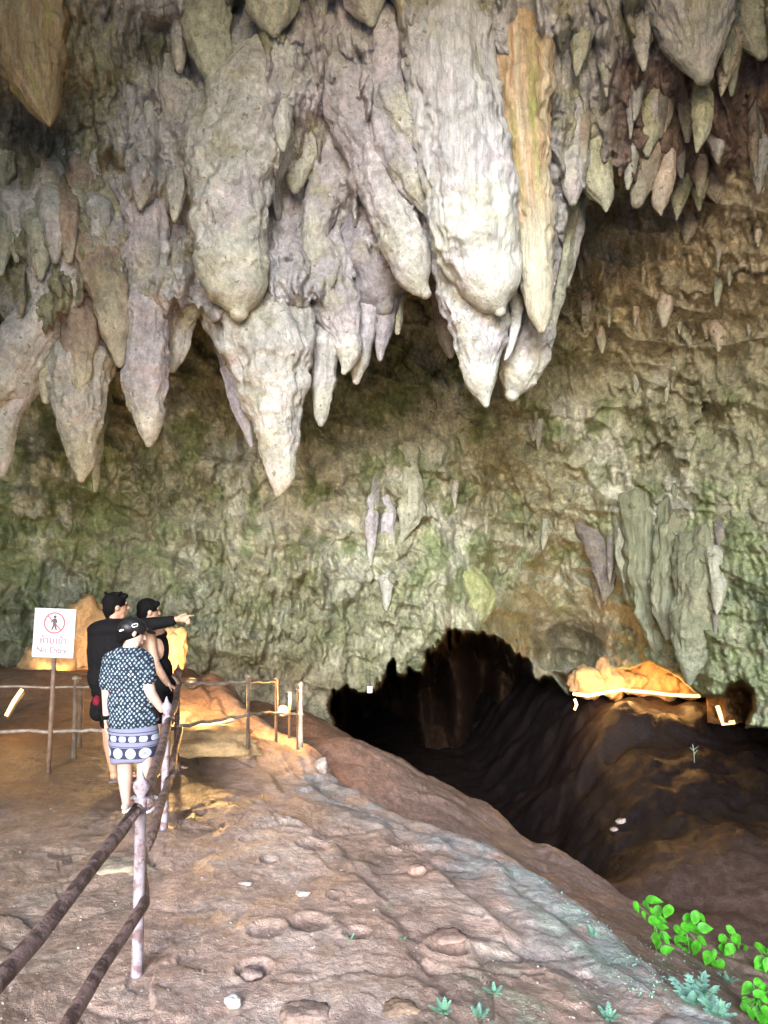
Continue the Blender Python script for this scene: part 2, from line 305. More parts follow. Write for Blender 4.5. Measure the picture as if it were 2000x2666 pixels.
# ------------------------------------------------------------------ view-density grid
AZ = np.concatenate([np.arange(-124, -31, 1.5), np.arange(-31, 31, .09), np.arange(31, 125, 1.5)])
EL = np.concatenate([np.arange(-34, -17, 1.), np.arange(-17, 43.5, .09), np.arange(43.5, 91, 1.5)])
def lipcurve(u):
    xs = [-800, 0, 100, 250, 400, 480, 560, 690, 800, 900, 1000, 1100, 1150, 1250, 1440, 1500, 1560, 1700, 1850, 2000, 2800]
    ys = [830, 840, 860, 830, 850, 800, 830, 850, 800, 740, 700, 640, 700, 860, 760, 520, 440, 500, 480, 430, 430]
    return np.interp(u, xs, ys)
MOUTH = [(860, 1860), (870, 1800), (905, 1786), (935, 1795), (975, 1790), (1000, 1740), (1030, 1725), (1050, 1752), (1085, 1748), (1105, 1700), (1112, 1690), (1150, 1650), (1195, 1638),
         (1240, 1640), (1290, 1660), (1325, 1668), (1350, 1690), (1380, 1712), (1400, 1750), (1430, 1758), (1450, 1772), (1500, 1820), (1510, 1845), (1530, 1860), (1530, 2400), (1300, 2400), (1000, 2300), (860, 2100)]
CHAMBER = [(1440, 1745), (1500, 1738), (1560, 1744), (1640, 1742), (1690, 1728), (1740, 1745), (1775, 1770), (1810, 1800), (1828, 1822), (1880, 1810), (1900, 1782), (1935, 1778), (1965, 1800), (1962, 1850), (1940, 1895), (2300, 1925), (2300, 2400), (1420, 2400), (1420, 1845), (1480, 1830), (1470, 1790)]
def backwall(Q):
    pts = [(-800, 300, 11), (-800, 1000, 11), (-800, 1700, 11), (0, 700, 15), (0, 1100, 15.5), (0, 1500, 15), (0, 1800, 15),
           (400, 800, 16), (400, 1200, 16), (400, 1600, 15.5), (400, 1780, 15.5), (800, 900, 17.5), (800, 1300, 17), (800, 1700, 16), (700, 1800, 15.5),
           (1100, 900, 18.5), (1100, 1300, 19), (1100, 1500, 18), (1120, 1680, 17), (1250, 1600, 19), (1450, 600, 17), (1450, 900, 18.5), (1450, 1300, 20.5),
           (1450, 1550, 24), (1500, 1700, 27), (1700, 1450, 20), (1700, 1600, 19), (1850, 1400, 17), (1850, 1700, 16), (2000, 1400, 15), (2000, 1700, 14),
           (1750, 600, 15.5), (1750, 900, 17.5), (1750, 1150, 19), (2000, 600, 13.5), (2000, 1000, 15.5), (2800, 600, 10), (2800, 1200, 10.5), (2800, 1700, 10),
           (1000, 400, 16), (0, 0, 12.5), (1000, 0, 13), (2000, 0, 11.5), (1000, -600, 10), (0, -600, 9.5), (2000, -600, 9.5), (1000, 2200, 16), (0, 2200, 15), (2000, 2200, 15)]
    return rbf([p[:2] for p in pts], [p[2] for p in pts], Q)
def frontmass(Q):
    pts = [(-800, 0, 9), (-800, 800, 10), (0, -100, 10.4), (0, 400, 12.2), (0, 600, 13.0), (0, 820, 13.6), (200, 200, 12.2), (260, 100, 13.2), (400, 130, 14.0), (330, 400, 12.0), (300, 700, 12.8), (500, 300, 11.8), (500, 600, 13.2),
           (560, 820, 13.8), (700, 200, 11.8), (850, 200, 12.8), (850, 500, 14.6), (850, 750, 14.0), (1000, 150, 13.2), (1000, 500, 14.4), (1080, 640, 15), (1200, 300, 13.0), (1250, 600, 13.2),
           (1300, 800, 14), (1450, 100, 12.8), (1450, 400, 13.2), (1480, 500, 13.6), (1600, 100, 14.2), (1600, 400, 16.4), (1800, 100, 13.5), (1850, 300, 15.8), (1750, 420, 16.2), (2000, 100, 13.), (2000, 400, 15.2), (385, 110, 16.5), (60, 330, 12.0),
           (2800, 300, 9.5), (1000, -600, 9.6), (0, -600, 8.8), (2000, -600, 8.8)]
    return rbf([p[:2] for p in pts], [p[2] for p in pts], Q)
def wall_geometry(az, el):
    A, E = np.meshgrid(np.radians(az), np.radians(el)); sh = A.shape; A = A.ravel(); E = E.ravel()
    Ac = np.clip(A, -R(36), R(36)); Ec = np.clip(E, -R(34), R(46))
    def dirs(a, e): return np.stack([np.sin(a)*np.cos(e), np.cos(a)*np.cos(e), np.sin(e)], 1)
    D0 = dirs(A, E); Dc = dirs(Ac, Ec)
    fy = Dc[:, 1]*cp+Dc[:, 2]*sp; up = -Dc[:, 1]*sp+Dc[:, 2]*cp
    U = 1000+F*Dc[:, 0]/fy; V = 1333-F*up/fy
    U = np.clip(U, -1000, 3000); V = np.clip(V, -900, 2700)
    ang = np.stack([A*16, E*16, np.zeros_like(A)], 1)           # metres along the wall, roughly
    wob = fbm(ang*.9, 4, 5)
    wob2 = fbm(ang*1.7+40, 4, 8)
    Q = np.stack([U, V], 1)
    d = backwall(Q)
    cell = lambda w_, sd: (lambda q, i: np.clip(1-np.abs((q-i-.5+.25*((_hash(i, i*0, i*0, sd) & 255)/255-.5))/(.36+.12*((_hash(i, i*0, i*0, sd+1) & 255)/255))), 0, 1)**.75*(.25+.75*((_hash(i, i*0, i*0, sd+2) & 255)/255)))(U/w_, np.floor(U/w_))
    lip = lipcurve(U)+wob*40-25+75*np.maximum(cell(74., 5), .6*cell(38., 15))
    # teeth on every lip: drips that hang below it
    tooth = drips(ang[:, 0]+.2*wob, ang[:, 1]*0+.6*0+0.0001, 1., 1., 3)*0
    fm = frontmass(Q)
    m_front = sstep(-16, 10, lip-V)
    under = sstep(0, 90, V-lip)*0
    fm = fm-.35
    # the roof swells into the roots of the hanging stone
    for lab, ds, kind, fl, spn in ST:
        if ds > 15 or len(spn) < 3: continue
        Sx = np.array(spn, float); bb = (U > Sx[:, 0].min()-260) & (U < Sx[:, 0].max()+260) & (V > Sx[:, 1].min()-260) & (V < Sx[:, 1].max()+200)
        ix = np.nonzero(bb)[0]
        if not len(ix): continue
        q = Q[ix]+np.stack([wob[ix]*14, wob2[ix]*14], 1); best = np.full(len(ix), 1e9)
        kk = np.concatenate([[0], np.cumsum(np.hypot(*(np.diff(Sx[:, :2], axis=0)).T))]); kk /= kk[-1]
        for k in range(len(Sx)-1):
            a, b = Sx[k, :2], Sx[k+1, :2]; e = b-a; t = np.clip(((q-a)@e)/(e@e), 0, 1)
            dist = np.linalg.norm(q-a-t[:, None]*e, axis=1); r_ = Sx[k, 2]*(1-t)+Sx[k+1, 2]*t; T = kk[k]*(1-t)+kk[k+1]*t
            out = np.clip(dist/r_-.75, 0, 9); rw = np.maximum(r_, 26)*ds/F; h = ds+.13-.6*rw*sstep(.36, .0, T)+out*rw*.95+1.9*np.clip(T-.16, 0, 1)**1.15
            best = np.minimum(best, h)
        x_ = fm[ix]; k_ = .22; hh = np.clip(.5+.5*(x_-best)/k_, 0, 1); fm[ix] = x_*(1-hh)+best*hh-k_*hh*(1-hh)
    d = d*(1-m_front)+np.minimum(fm, d)*m_front
    # passages
    jag = drips(ang[:, 0], ang[:, 1], .42, .6, 21)*34
    Qw = Q+np.stack([wob*16, wob2*16+jag*.0], 1)
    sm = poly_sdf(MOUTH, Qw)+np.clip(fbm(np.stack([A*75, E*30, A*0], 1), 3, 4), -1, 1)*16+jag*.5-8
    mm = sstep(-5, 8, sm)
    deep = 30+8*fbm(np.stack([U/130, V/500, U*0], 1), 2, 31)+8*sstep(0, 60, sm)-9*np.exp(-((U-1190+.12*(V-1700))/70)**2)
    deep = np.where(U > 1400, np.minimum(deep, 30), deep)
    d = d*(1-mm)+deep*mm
    sc_ = poly_sdf(CHAMBER, Qw); mc = sstep(-6, 10, sc_)*(1-mm)
    cd_ = 27.5+1.2*wob2-2.2*np.abs(fbm(np.stack([U/70, V/120, U*0], 1), 3, 77))
    cd_ = np.where((U > 1840) & (V < 1885), 20+wob2*.6-1.2*np.exp(-((U-1900)/45)**2), cd_)
    d = d*(1-mc)+np.maximum(cd_, d*.9)*mc
    # relief
    smooth_mass = m_front
    for lab, ds, kind, fl, spn in ST:
        if ds <= 15: continue
        Sx = np.array(spn, float); bb = (np.abs(U-Sx[:, 0].mean()) < 220) & (np.abs(V-Sx[:, 1].mean()) < 330); ix = np.nonzero(bb)[0]
        a, b = Sx[0, :2]-np.array([0, 10]), Sx[-1, :2]; e_ = b-a; q = Q[ix]+np.stack([wob[ix]*10, wob2[ix]*10], 1); t = np.clip(((q-a)@e_)/(e_@e_), 0, 1); dist = np.linalg.norm(q-a-t[:, None]*e_, axis=1)
        r_ = Sx[:, 2].max()*(1.5-1.2*t); d[ix] -= .9*Sx[:, 2].max()*17/F*np.exp(-(dist/r_)**2)*sstep(.75, .1, t)
    big = fbm(ang*.3, 3, 2)*1.0*(1-.5*m_front)+.35*(1-np.abs(fbm(np.stack([ang[:, 0]*.35-ang[:, 1]*.25, ang[:, 1]*1.1+ang[:, 0]*.35, A*0], 1), 2, 71)))**3*(1-m_front)+fbm(ang*1.1+9, 3, 12)*.3
    sa = ang[:, 0]+.13*fbm(ang*1.5, 2, 60)+.12*ang[:, 1]*0; sb = ang[:, 1]+.1*fbm(ang*1.5+5, 2, 61)
    dr = drips(sa, sb, .85, 1.2, 101)*.42+drips(sa+7, sb+3, .40, .52, 102)*.34+drips(sa+1, sb+9, .21, .27, 103)*.18+drips(sa+4, sb+2, .10, .13, 104)*.07
    wa, wb = sa+.10*fbm(ang*3.3, 2, 66), sb+.10*fbm(ang*3.3+5, 2, 67)
    fac = facets(wa, wb*.8, .9, 81)*.26+facets(wa, wb*.8, .42, 82)*.17+facets(wa, wb*.85, .2, 83)*.085+facets(wa, wb, .1, 84)*.035
    rid = 1-np.abs(fbm(np.stack([sa*2.4, sb*1.2, sa*0+3], 1), 4, 41))
    fine = fbm(np.stack([ang[:, 0]*7, ang[:, 1]*4.5, A*0], 1), 4, 51)*.06+fbm(np.stack([ang[:, 0]*16, ang[:, 1]*11, A*0], 1), 3, 53)*.03
    amt = (1-.35*smooth_mass)*(.55+.75*sstep(-.4, .5, fbm(ang*.45+50, 3, 72)))
    lobes = (drips(sa, sb*.8, 1.05, 1.5, 111)*.75+drips(sa+3, sb*.8+2, .55, .85, 112)*.45)*m_front
    quiet = 1-.75*np.exp(-(((U-1480)/240)**2+((V-1620)/110)**2))     # the smooth vault over the chamber
    quiet = np.minimum(quiet, 1-.75*mm)
    rel = big+lobes+(dr*.95+fac*(1-.5*m_front)+.16*(rid-.7))*amt*quiet+fine*(1+.6*smooth_mass)
    scale = np.clip(d/17, .6, 1.3)
    d = d-rel*scale
    r = d/np.clip(Dc[:, 1], .3, 1)
    out = np.clip((np.abs(A)-R(36))/R(75), 0, 1); r = r*(1-.45*out*out)
    Ecl = np.clip((E-R(46))/R(30), 0, 1); r = r*(1+.55*Ecl)  # unseen dome overhead, shaped to steer low daylight in from behind
    P = D0*r[:, None]; P[:, 2] += CAMZ
    return P, U, V, d, m_front, mm, mc, dr, ang, sh
P, U, V, Dp, mf, mm, mc, dr, ang, sh = wall_geometry(AZ, EL)
# ---- rock colours (clay, moss, calcite; shade painted in low down and in the tunnel)
def C(*c): return np.array(c)[None, :]
def mixv(a, b, t): return a*(1-t[:, None])+b*t[:, None]
n1 = fbm(ang*.5, 4, 200); n2 = fbm(ang*1.6+3, 4, 201); n3 = fbm(np.stack([ang[:, 0]*4.5, ang[:, 1]*3, ang[:, 0]*0], 1), 4, 202)
base = np.repeat(C(.39, .385, .275), len(P), 0)
green = sstep(.0, .7, n2+.5*n1+.75*np.exp(-(((U-170)/330)**2+((V-1380)/260)**2))+.5*np.exp(-(((U-1050)/260)**2+((V-1050)/180)**2))+.75*sstep(1500, 1900, U)*sstep(1250, 1450, V)
               +.5*np.exp(-(((U-1180)/200)**2+((V-1500)/160)**2))-.45*sstep(1350, 1600, U)*sstep(1150, 900, V))
base = mixv(base, C(.22, .285, .13), green*.7)
grey = sstep(.1, .6, n1-n2*.6+n3*.3+.5*np.exp(-(((U-750)/350)**2+((V-1230)/200)**2)))
base = mixv(base, C(.56, .565, .49), grey*.75)
brown = sstep(1350, 1700, U)*sstep(1100, 700, V); base = mixv(base, C(.50, .42, .30), brown*.75)
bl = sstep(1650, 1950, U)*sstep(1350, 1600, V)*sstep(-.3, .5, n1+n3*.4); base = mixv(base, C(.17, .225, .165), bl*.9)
dk = sstep(1350, 1650, V)*sstep(2100, 900, np.abs(U-900)+600); base = mixv(base, C(.20, .205, .115), np.clip(dk*.75, 0, 1)*sstep(-.9, .3, n1+n2*.5))  # lower wall darkened: the falling-off light is put into the colour
cal = sstep(.52, .8, dr*1.1+n3*.35); base = mixv(base, C(.5, .46, .33), cal*.5)
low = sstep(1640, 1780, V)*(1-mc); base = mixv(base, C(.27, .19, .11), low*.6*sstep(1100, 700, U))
fr = mixv(np.repeat(C(.45, .445, .455), len(P), 0), C(.30, .29, .19), sstep(-.2, .6, n1+.5*n3+.6*np.exp(-(((U-150)/250)**2+((V-450)/400)**2))+.3*sstep(1500, 1700, U)))
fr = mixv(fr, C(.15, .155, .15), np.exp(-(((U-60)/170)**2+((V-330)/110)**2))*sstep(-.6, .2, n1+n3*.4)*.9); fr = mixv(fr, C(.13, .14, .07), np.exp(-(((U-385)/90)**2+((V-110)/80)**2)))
fr = mixv(fr, C(.45, .42, .47), sstep(.0, .8, n2+.4)*np.exp(-(((U-800)/450)**2))*.7)
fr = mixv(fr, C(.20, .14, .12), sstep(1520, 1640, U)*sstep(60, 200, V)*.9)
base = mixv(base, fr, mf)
base = mixv(base, np.repeat(C(.04, .022, .012), len(P), 0), mm)  # darkness of the tunnel painted in as near-black rock
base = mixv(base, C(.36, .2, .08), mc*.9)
vault = np.exp(-(((U-1480)/200)**2+((V-1670)/70)**2)); base = mixv(base, C(.14, .10, .06), vault*.7)  # vault dimmed in its colour against the chamber lamps' spill
base = base*(1+.25*n3[:, None])
M_WALL = rock_material('cave_rock', .82, 2.2, 9., 30., .34, .11)
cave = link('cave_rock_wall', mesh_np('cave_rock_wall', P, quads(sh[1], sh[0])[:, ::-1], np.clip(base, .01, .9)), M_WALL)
tag(cave, kind='structure')

# ------------------------------------------------------------------ ground
EDGE = [(2.6, -30), (2.6, 0), (2.2, 2.2), (1.78, 3.4), (1.36, 4.4), (1.04, 5.55), (.34, 6.5), (-.5, 7.6), (-1.0, 8.8), (-1.9, 10.2), (-3.2, 13), (-6, 22)]
EDGE = EDGE  # runs away from the viewer: the drop is on its right-hand side
DIMPLES = [atz(820, 2190, 0).to_tuple()+(.13, .035), atz(1165, 2430, 0).to_tuple()+(.11, .06), atz(805, 2400, 0).to_tuple()+(.12, .03), atz(700, 2240, 0).to_tuple()+(.06, .04), atz(640, 2185, 0).to_tuple()+(.05, .035),
           atz(695, 2420, 0).to_tuple()+(.11, .025), atz(930, 2425, 0).to_tuple()+(.08, .025), atz(480, 2142, 0).to_tuple()+(.06, .03), atz(660, 2520, 0).to_tuple()+(.09, .04), atz(1040, 2180, 0).to_tuple()+(.1, .025), atz(870, 2325, 0).to_tuple()+(.05, .03)]
def ground_z(X, Y):
    X = np.asarray(X, float); Y = np.asarray(Y, float); Pn = np.stack([X, Y, X*0], 1)
    s0 = line_sdf(EDGE, Pn[:, :2]); wv = fbm(Pn*.8, 3, 300); s = s0+wv*.12+.05*fbm(Pn*3, 3, 301)
    z = -0.10*sstep(-1.7, -.1, s)-.06*sstep(-.75, -.6, s+.25*wv)-.05*sstep(-1.35, -1.22, s-.3*wv+.1*vnoise(Pn*4, 5))-.05*sstep(-.32, -.2, s+.1*wv)
    z = z-.75*sstep(-.06, .75, s)-.75*sstep(.6, 3.0, s)-2.6*sstep(2.7, 6.2, s+.3*wv)
    z = z+.62*np.exp(-((s-1.7)/1.5)**2)*sstep(7.0, 10.5, Y)*sstep(16, 13, Y)
    # far bank and the bank on the near side of the river bed
    z = z+1.6*sstep(9, 16, s)*sstep(20, 12, Y)
    yf = Y+.25*wv+.3*np.abs(fbm(Pn*.8+9, 3, 336))
    far = (.82*sstep(10., 19.4, yf)+.18*sstep(19.1, 20.2, yf))*sstep(3.0, 6.6, X+.25*wv)
    z = z*(1-far)+(-2.05+.25*fbm(Pn*.8, 3, 333))*far
    # mud heaps behind the railing
    z = z+.22*np.exp(-(((X+4.9)/1.9)**2+((Y-11.3)/1.3)**2))+.34*np.exp(-(((X+7.0)/1.5)**2+((Y-10.2)/1.5)**2))+.25*np.exp(-(((X+3.2)/.9)**2+((Y-11.9)/1.)**2))
    z = z+.20*np.exp(-(((X+1.55)/.35)**2+((Y-8.25)/.45)**2))
    z = z-1.0*sstep(14, 17, Y)*sstep(-2, -1, X)*(1-far)
    inner = sstep(.4, -.4, s)
    fx_ = X+.12*fbm(Pn*2.2, 2, 350); fy_ = Y+.12*fbm(Pn*2.2+7, 2, 351); z = z+(facets(fx_, fy_*.8, .5, 352)*.022+facets(fx_, fy_, .19, 353)*.012)*sstep(-.1, .45, fbm(Pn*.8+3, 3, 354))*sstep(14, 9, Y)
    rough = .035*fbm(Pn*.9, 3, 310)+.010*fbm(Pn*np.array([3.2, 4.2, 1]), 4, 311)+.0045*fbm(Pn*14, 3, 312)+.0022*fbm(Pn*34, 2, 313)-.012*np.clip(1-np.abs(fbm(Pn*np.array([1.1, 1.5, 1]), 3, 340))*9, 0, 1)*sstep(5.5, 3.5, Y)
    z = z+rough*(1+1.2*(1-inner))-.03*(1-np.abs(fbm(Pn*np.array([.7, .8, 1]), 3, 320)))**14*inner*sstep(-2.2,-.6,s)
    dist = np.hypot(X, Y); z = z+.14*fbm(Pn*.45, 3, 305)*sstep(7.6, 12, dist)*sstep(3.5, 2.5, s)
    for (x, y, _, r, dp) in DIMPLES:
        q = np.sqrt((X-x)**2+((Y-y)/.95)**2)/r; z = z-dp*(1-sstep(.72, 1.0, q))+.25*dp*np.exp(-((q-1.1)/.2)**2)
    return z, s
def gz(x, y): return float(ground_z(np.array([x]), np.array([y]))[0][0])
GA = np.concatenate([np.arange(-180, -31, 3.), np.arange(-31, 31, .1), np.arange(31, 180.1, 3.)])
GR = np.concatenate([[.3, .6, .9, 1.2], np.geomspace(1.4, 60, 760)])
A, Rr = np.meshgrid(np.radians(GA), GR); gsh = A.shape; A = A.ravel(); Rr = Rr.ravel()
X = Rr*np.sin(A); Y = Rr*np.cos(A); Z, S = ground_z(X, Y)
Pn = np.stack([X, Y, Z], 1)
g1 = fbm(Pn*.9, 4, 400); g2 = fbm(Pn*3.1, 4, 401); g3 = fbm(Pn*9, 3, 402)
gc = np.repeat(C(.37, .25, .19), len(X), 0)
gc = mixv(gc, C(.47, .355, .29), sstep(-.2, .7, g1+.5*g2))
gc = mixv(gc, C(.19, .135, .105), sstep(.15, .7, -g1+.6*g2)*.8)
leftside = sstep(-.9, -1.6, X+.23*(Y-3)); gc = mixv(gc, C(.20, .145, .105), leftside*.75)
gc = mixv(gc, C(.36, .29, .22), leftside*sstep(.15, .6, g2+g3*.5)*.6*sstep(6, 3.5, Y))
ridge = sstep(-.9, -.1, S)*sstep(.5, .1, S)*sstep(9, 7, Y); gc = mixv(gc, C(.32, .315, .31), ridge*sstep(-.5, .5, g2+.2)*.9)
moss = sstep(-.55, -.1, S+.25*g2)*sstep(.8, .2, S)*sstep(6.2, 4.2, Y)*sstep(-.3, .4, g2+g3*.6); gc = mixv(gc, C(.17, .26, .15), moss*.4)
gm = np.exp(-(((X-.75)/.45)**2+((Y-3.35)/.6)**2))*sstep(-.2, .5, g2+g3*.7); gc = mixv(gc, C(.26, .28, .19), gm*.6)
low = sstep(.2, .7, S); gc = mixv(gc, C(.24, .165, .135), low)
bed = sstep(2.9, 4.5, S)*sstep(7.6, 6.2, S); gc = mixv(gc, C(.016, .014, .014), bed)  # deep shade of the channel put into the bed colour
farp = sstep(9, 13, Y); gc = mixv(gc, C(.17, .085, .045), farp*(1-bed)); rb = sstep(5.8, 7.5, S)*sstep(8, 10, Y); gc = mixv(gc, C(.095, .06, .047), rb); fb = sstep(13, 17, Y)*sstep(2, 4, X); gc = mixv(gc, C(.024, .014, .009), fb)  # far ground and banks: dimness painted into the soil colour
wet_dim = sstep(-.3, -.8, X+.23*(Y-3)-.15*g1)*sstep(4.6, 6.6, Y+.6*g1)*sstep(13, 9, Y); gc = mixv(gc, C(.075, .045, .028), wet_dim*.92)  # wet mud, with the dimness behind the rail painted in too
wpat = np.exp(-(((X+1.35)/.42)**2+((Y-6.15)/.75)**2))*sstep(-.05, .35, fbm(Pn*np.array([2.2, 4.5, 1]), 4, 410)); gc = mixv(gc, C(.07, .045, .03), sstep(.15, .6, wpat)*.9)
WET = np.clip(sstep(.1, .5, wpat)+.55*wet_dim, 0, 1)
tun = sstep(4.5, 7, S)*sstep(13, 17, Y); gc = mixv(gc, C(.014, .01, .008), tun*.95)  # tunnel floor: its darkness is put into the colour
gc = mixv(gc, C(.44, .45, .46), sstep(-3, -6, Y)); gc = gc*(1+.14*(sstep(1., .2, S)*sstep(7, 5, Y)))[:, None]*(1+.2*g3[:, None])
M_MUD = rock_material('cave_mud', .62, 6., 26., 110., .3, .035, speck=(42., .73, (.55, .5, .45)), wet=(1.7, .38), alpha_wet=True)
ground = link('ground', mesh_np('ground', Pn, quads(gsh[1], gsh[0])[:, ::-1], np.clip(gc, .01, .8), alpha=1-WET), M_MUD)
tag(ground, kind='structure')
SCOL = dict(cream=(.47,.47,.455), mauve=(.44,.425,.465), grey=(.44,.445,.46), greygreen=(.40,.41,.33), orange=(.44,.33,.21), brown=(.33,.27,.225), dim=(.22,.20,.19), slate=(.30,.285,.33),
            brownorange=(.30,.22,.13), yellow=(.42,.42,.29), white=(.58,.50,.42), rust=(.32,.18,.12), lime=(.32,.34,.16), greendark=(.235,.25,.17))
M_ST = rock_material('flowstone', .8, 3.2, 14., 52., .30, .085, stretch=(1, 1, .8), speck=(9., .64, (.24, .24, .19)))
M_ST2 = rock_material('grooved_flowstone', .7, 2.5, 14., 60., .28, .05, stretch=(2.2, 2.2, .22))
_inview = np.abs(Dp) < 1e9
def wall_d(u, v):
    k = np.argmin((U-u)**2+(V-v)**2); return Dp[k]
def stal(label, d, kind, flute, sp_, idx):
    S_ = np.array(sp_, float); g_ = S_[0]-S_[1]; g_[:2] /= np.hypot(*g_[:2])
    fx, fw = (1.7, 1.4) if S_[0, 2] < 90 else (.5, 1.05)
    S_ = np.vstack([[S_[0, 0]+g_[0]*S_[0, 2]*fx, S_[0, 1]+g_[1]*S_[0, 2]*fx, S_[0, 2]*fw], S_]); n = len(S_)
    if d > 15:
        d = np.mean([wall_d(a, b) for a, b, _ in S_[1:max(3, n//2+1)]])+(.12 if kind in ('greendark', 'lime') else -.02)
    k = np.concatenate([[0], np.cumsum(np.hypot(*(np.diff(S_[:, :2], axis=0)).T))]); Lpx = k[-1]
    if kind in ('cream', 'mauve', 'grey', 'greygreen', 'brown', 'dim', 'slate') and d < 15: S_[-1, 2] = max(S_[-1, 2], min(.52*S_[-2, 2], 17))
    rows = int(max(24, Lpx/(3.2 if d < 14 else 4.2))); 
    t = np.linspace(0, 1, rows); t = 1-(1-t)**1.15; kk = t*Lpx
    def sm(c):      # monotone-ish smooth interpolation
        m = np.gradient(c, k); i = np.clip(np.searchsorted(k, kk, 'right')-1, 0, n-2); h = k[i+1]-k[i]; q = (kk-k[i])/h
        return (2*q**3-3*q**2+1)*c[i]+(q**3-2*q**2+q)*h*m[i]+(-2*q**3+3*q**2)*c[i+1]+(q**3-q**2)*h*m[i+1]
    u, v, r = sm(S_[:, 0]), sm(S_[:, 1]), np.clip(sm(S_[:, 2]), 1, 400)
    tail = kk > Lpx-S_[-1, 2]*1.0
    ke = 1. if d < 15 else .3
    dd = d+ke*(1.5*np.clip(1-t/.34, 0, 1)**1.7*min(1., (Lpx/300))+.25*np.clip(1-t/.2, 0, 1))+.12*np.sin(idx*2.3)*t
    wv_ = np.stack([kk/90.+idx*3.7, np.full(rows, idx*1.3), np.zeros(rows)], 1); hz = 0. if flute > 1.3 else 1.
    u = u+hz*r*(.15 if S_[:, 2].max() < 95 else .05)*fbm(wv_, 2, 530)*np.clip(t*3, 0, 1); r = r*(1+hz*(.08 if S_[:, 2].max() < 95 else .03)*fbm(wv_*1.6+9, 3, 531)*np.clip(t*3, 0, 1))
    ctr = np.array([at(a, b, c) for a, b, c in zip(u, v, dd)]); rr = r*dd/F
    tang = np.gradient(ctr, axis=0); tang /= np.linalg.norm(tang, axis=1)[:, None]
    side = np.cross(tang, [0, 1, 0]); side /= np.linalg.norm(side, axis=1)[:, None]; fwd = np.cross(side, tang)
    cols = int(np.clip(r.max()*1.3, 28, 150)); th = np.linspace(0, 2*np.pi, cols, endpoint=False)
    nrm = side[:, None]*np.cos(th)[None, :, None]+fwd[:, None]*np.sin(th)[None, :, None]
    P0 = (ctr[:, None]+nrm*rr[:, None, None]).reshape(-1, 3); Nn = nrm.reshape(-1, 3); RR = np.repeat(rr, cols); TT = np.repeat(t, cols); KK = np.repeat(kk*d/F, cols); TH = np.tile(th, rows)
    cyl = np.stack([np.cos(TH)*2.3, np.sin(TH)*2.3, KK*.45+idx*7.7], 1)
    cyl2 = np.stack([np.cos(TH)*5.5, np.sin(TH)*5.5, KK*.8+idx*3.1], 1)
    size = np.clip(RR/.45, .12, 1)
    env = np.clip((1-TT)*6, .15, 1)
    disp = (.35 if kind == 'orange' else 1.)*RR*((.13 if S_[:, 2].max() < 95 else .075)*fbm(cyl, 3, 500)+.05*flute*fbm(cyl2, 3, 501)*np.clip(1.25-TT, 0, 1))+.10*size*fbm(P0*2.1, 3, 502)+.022*size*fbm(P0*5.5, 3, 507)+.045*size*(np.abs(fbm(P0*np.array([3.3, 3.3, 2.2]), 3, 503))-.3)+.016*size**.5*fbm(P0*9, 3, 504)-.03*size*np.clip(fbm(P0*4.2+idx, 2, 506)-.25, 0, 1)
    # stacked drip collars
    disp = disp+.012*size*np.abs(np.sin(KK*2.1+2*fbm(P0*1.1, 2, 505)+idx))**3
    Pp = P0+Nn*(disp*env)[:, None]
    last = Pp[-cols:]; cl = last.mean(0); xr = [cl+(last-cl)*math.cos(a)+tang[-1]*rr[-1]*math.sin(a) for a in (.4, .8, 1.2, 1.5, 1.565)]
    Vv = np.concatenate([Pp]+xr); fq = quads(cols, rows+5, True)
    # colour of the stone
    base = np.array(SCOL[kind])[None, :]; q1 = fbm(Vv*1.3, 4, 510); q2 = fbm(Vv*3.7, 4, 511)
    TTv = np.concatenate([TT, np.ones(5*cols)]); THv = np.concatenate([TH, np.tile(th, 5)]); KKv = np.concatenate([KK, np.full(5*cols, KK[-1])])
    col = np.repeat(base, len(Vv), 0)
    col = mixv(col, np.array([[.26, .25, .17]]), sstep(.1, .8, q1+.5*q2)*.7)
    tipc = {'orange': (.33, .29, .22), 'brownorange': (.27, .23, .13)}.get(kind, (.50, .51, .42))
    col = mixv(col, np.array([tipc]), sstep(.55, .95, TTv+.2*q1)*(.6 if kind not in ('dim', 'slate', 'greendark', 'lime', 'rust') else .15))
    col = mixv(col, np.array([[.47, .42, .455]]), sstep(.0, .7, -q1+.3*q2)*(.5 if kind in ('mauve', 'cream', 'grey') else .0))
    if kind in ('orange', 'brownorange'):
        st = fbm(np.stack([np.cos(THv)*4, np.sin(THv)*4, KKv*.25+idx], 1), 4, 520)
        col = mixv(col, np.array([[.52, .45, .33]] if kind == 'orange' else [[.34, .28, .18]]), sstep(0, .5, st)); col = mixv(col, np.array([[.30, .30, .10]]), sstep(.2, .7, -st+.4*q1)*.8)
        col = mixv(col, np.array([[.34, .22, .13]]), sstep(.35, .6, fbm(np.stack([np.cos(THv)*7, np.sin(THv)*7, KKv*.3], 1), 3, 522)))
        if kind == 'orange': col = mixv(col, np.array([[.40, .38, .30]]), sstep(.55, .8, TTv+.15*q1))
    me = mesh_np('stalactite', Vv, fq, np.clip(col*(1+.12*q2[:, None]), .02, .85))
    o = link('flowstone_formation' if kind in ('lime',) or 'column' in label or 'curtain' in label else 'stalactite', me, M_ST2 if flute > 1.2 else M_ST)
    tag(o, label, 'rock formation' if o.name.startswith('flow') else 'stalactite', 'stalactites hanging from the cave roof')
    return o
for i_, s_ in enumerate(ST): stal(*s_, i_)
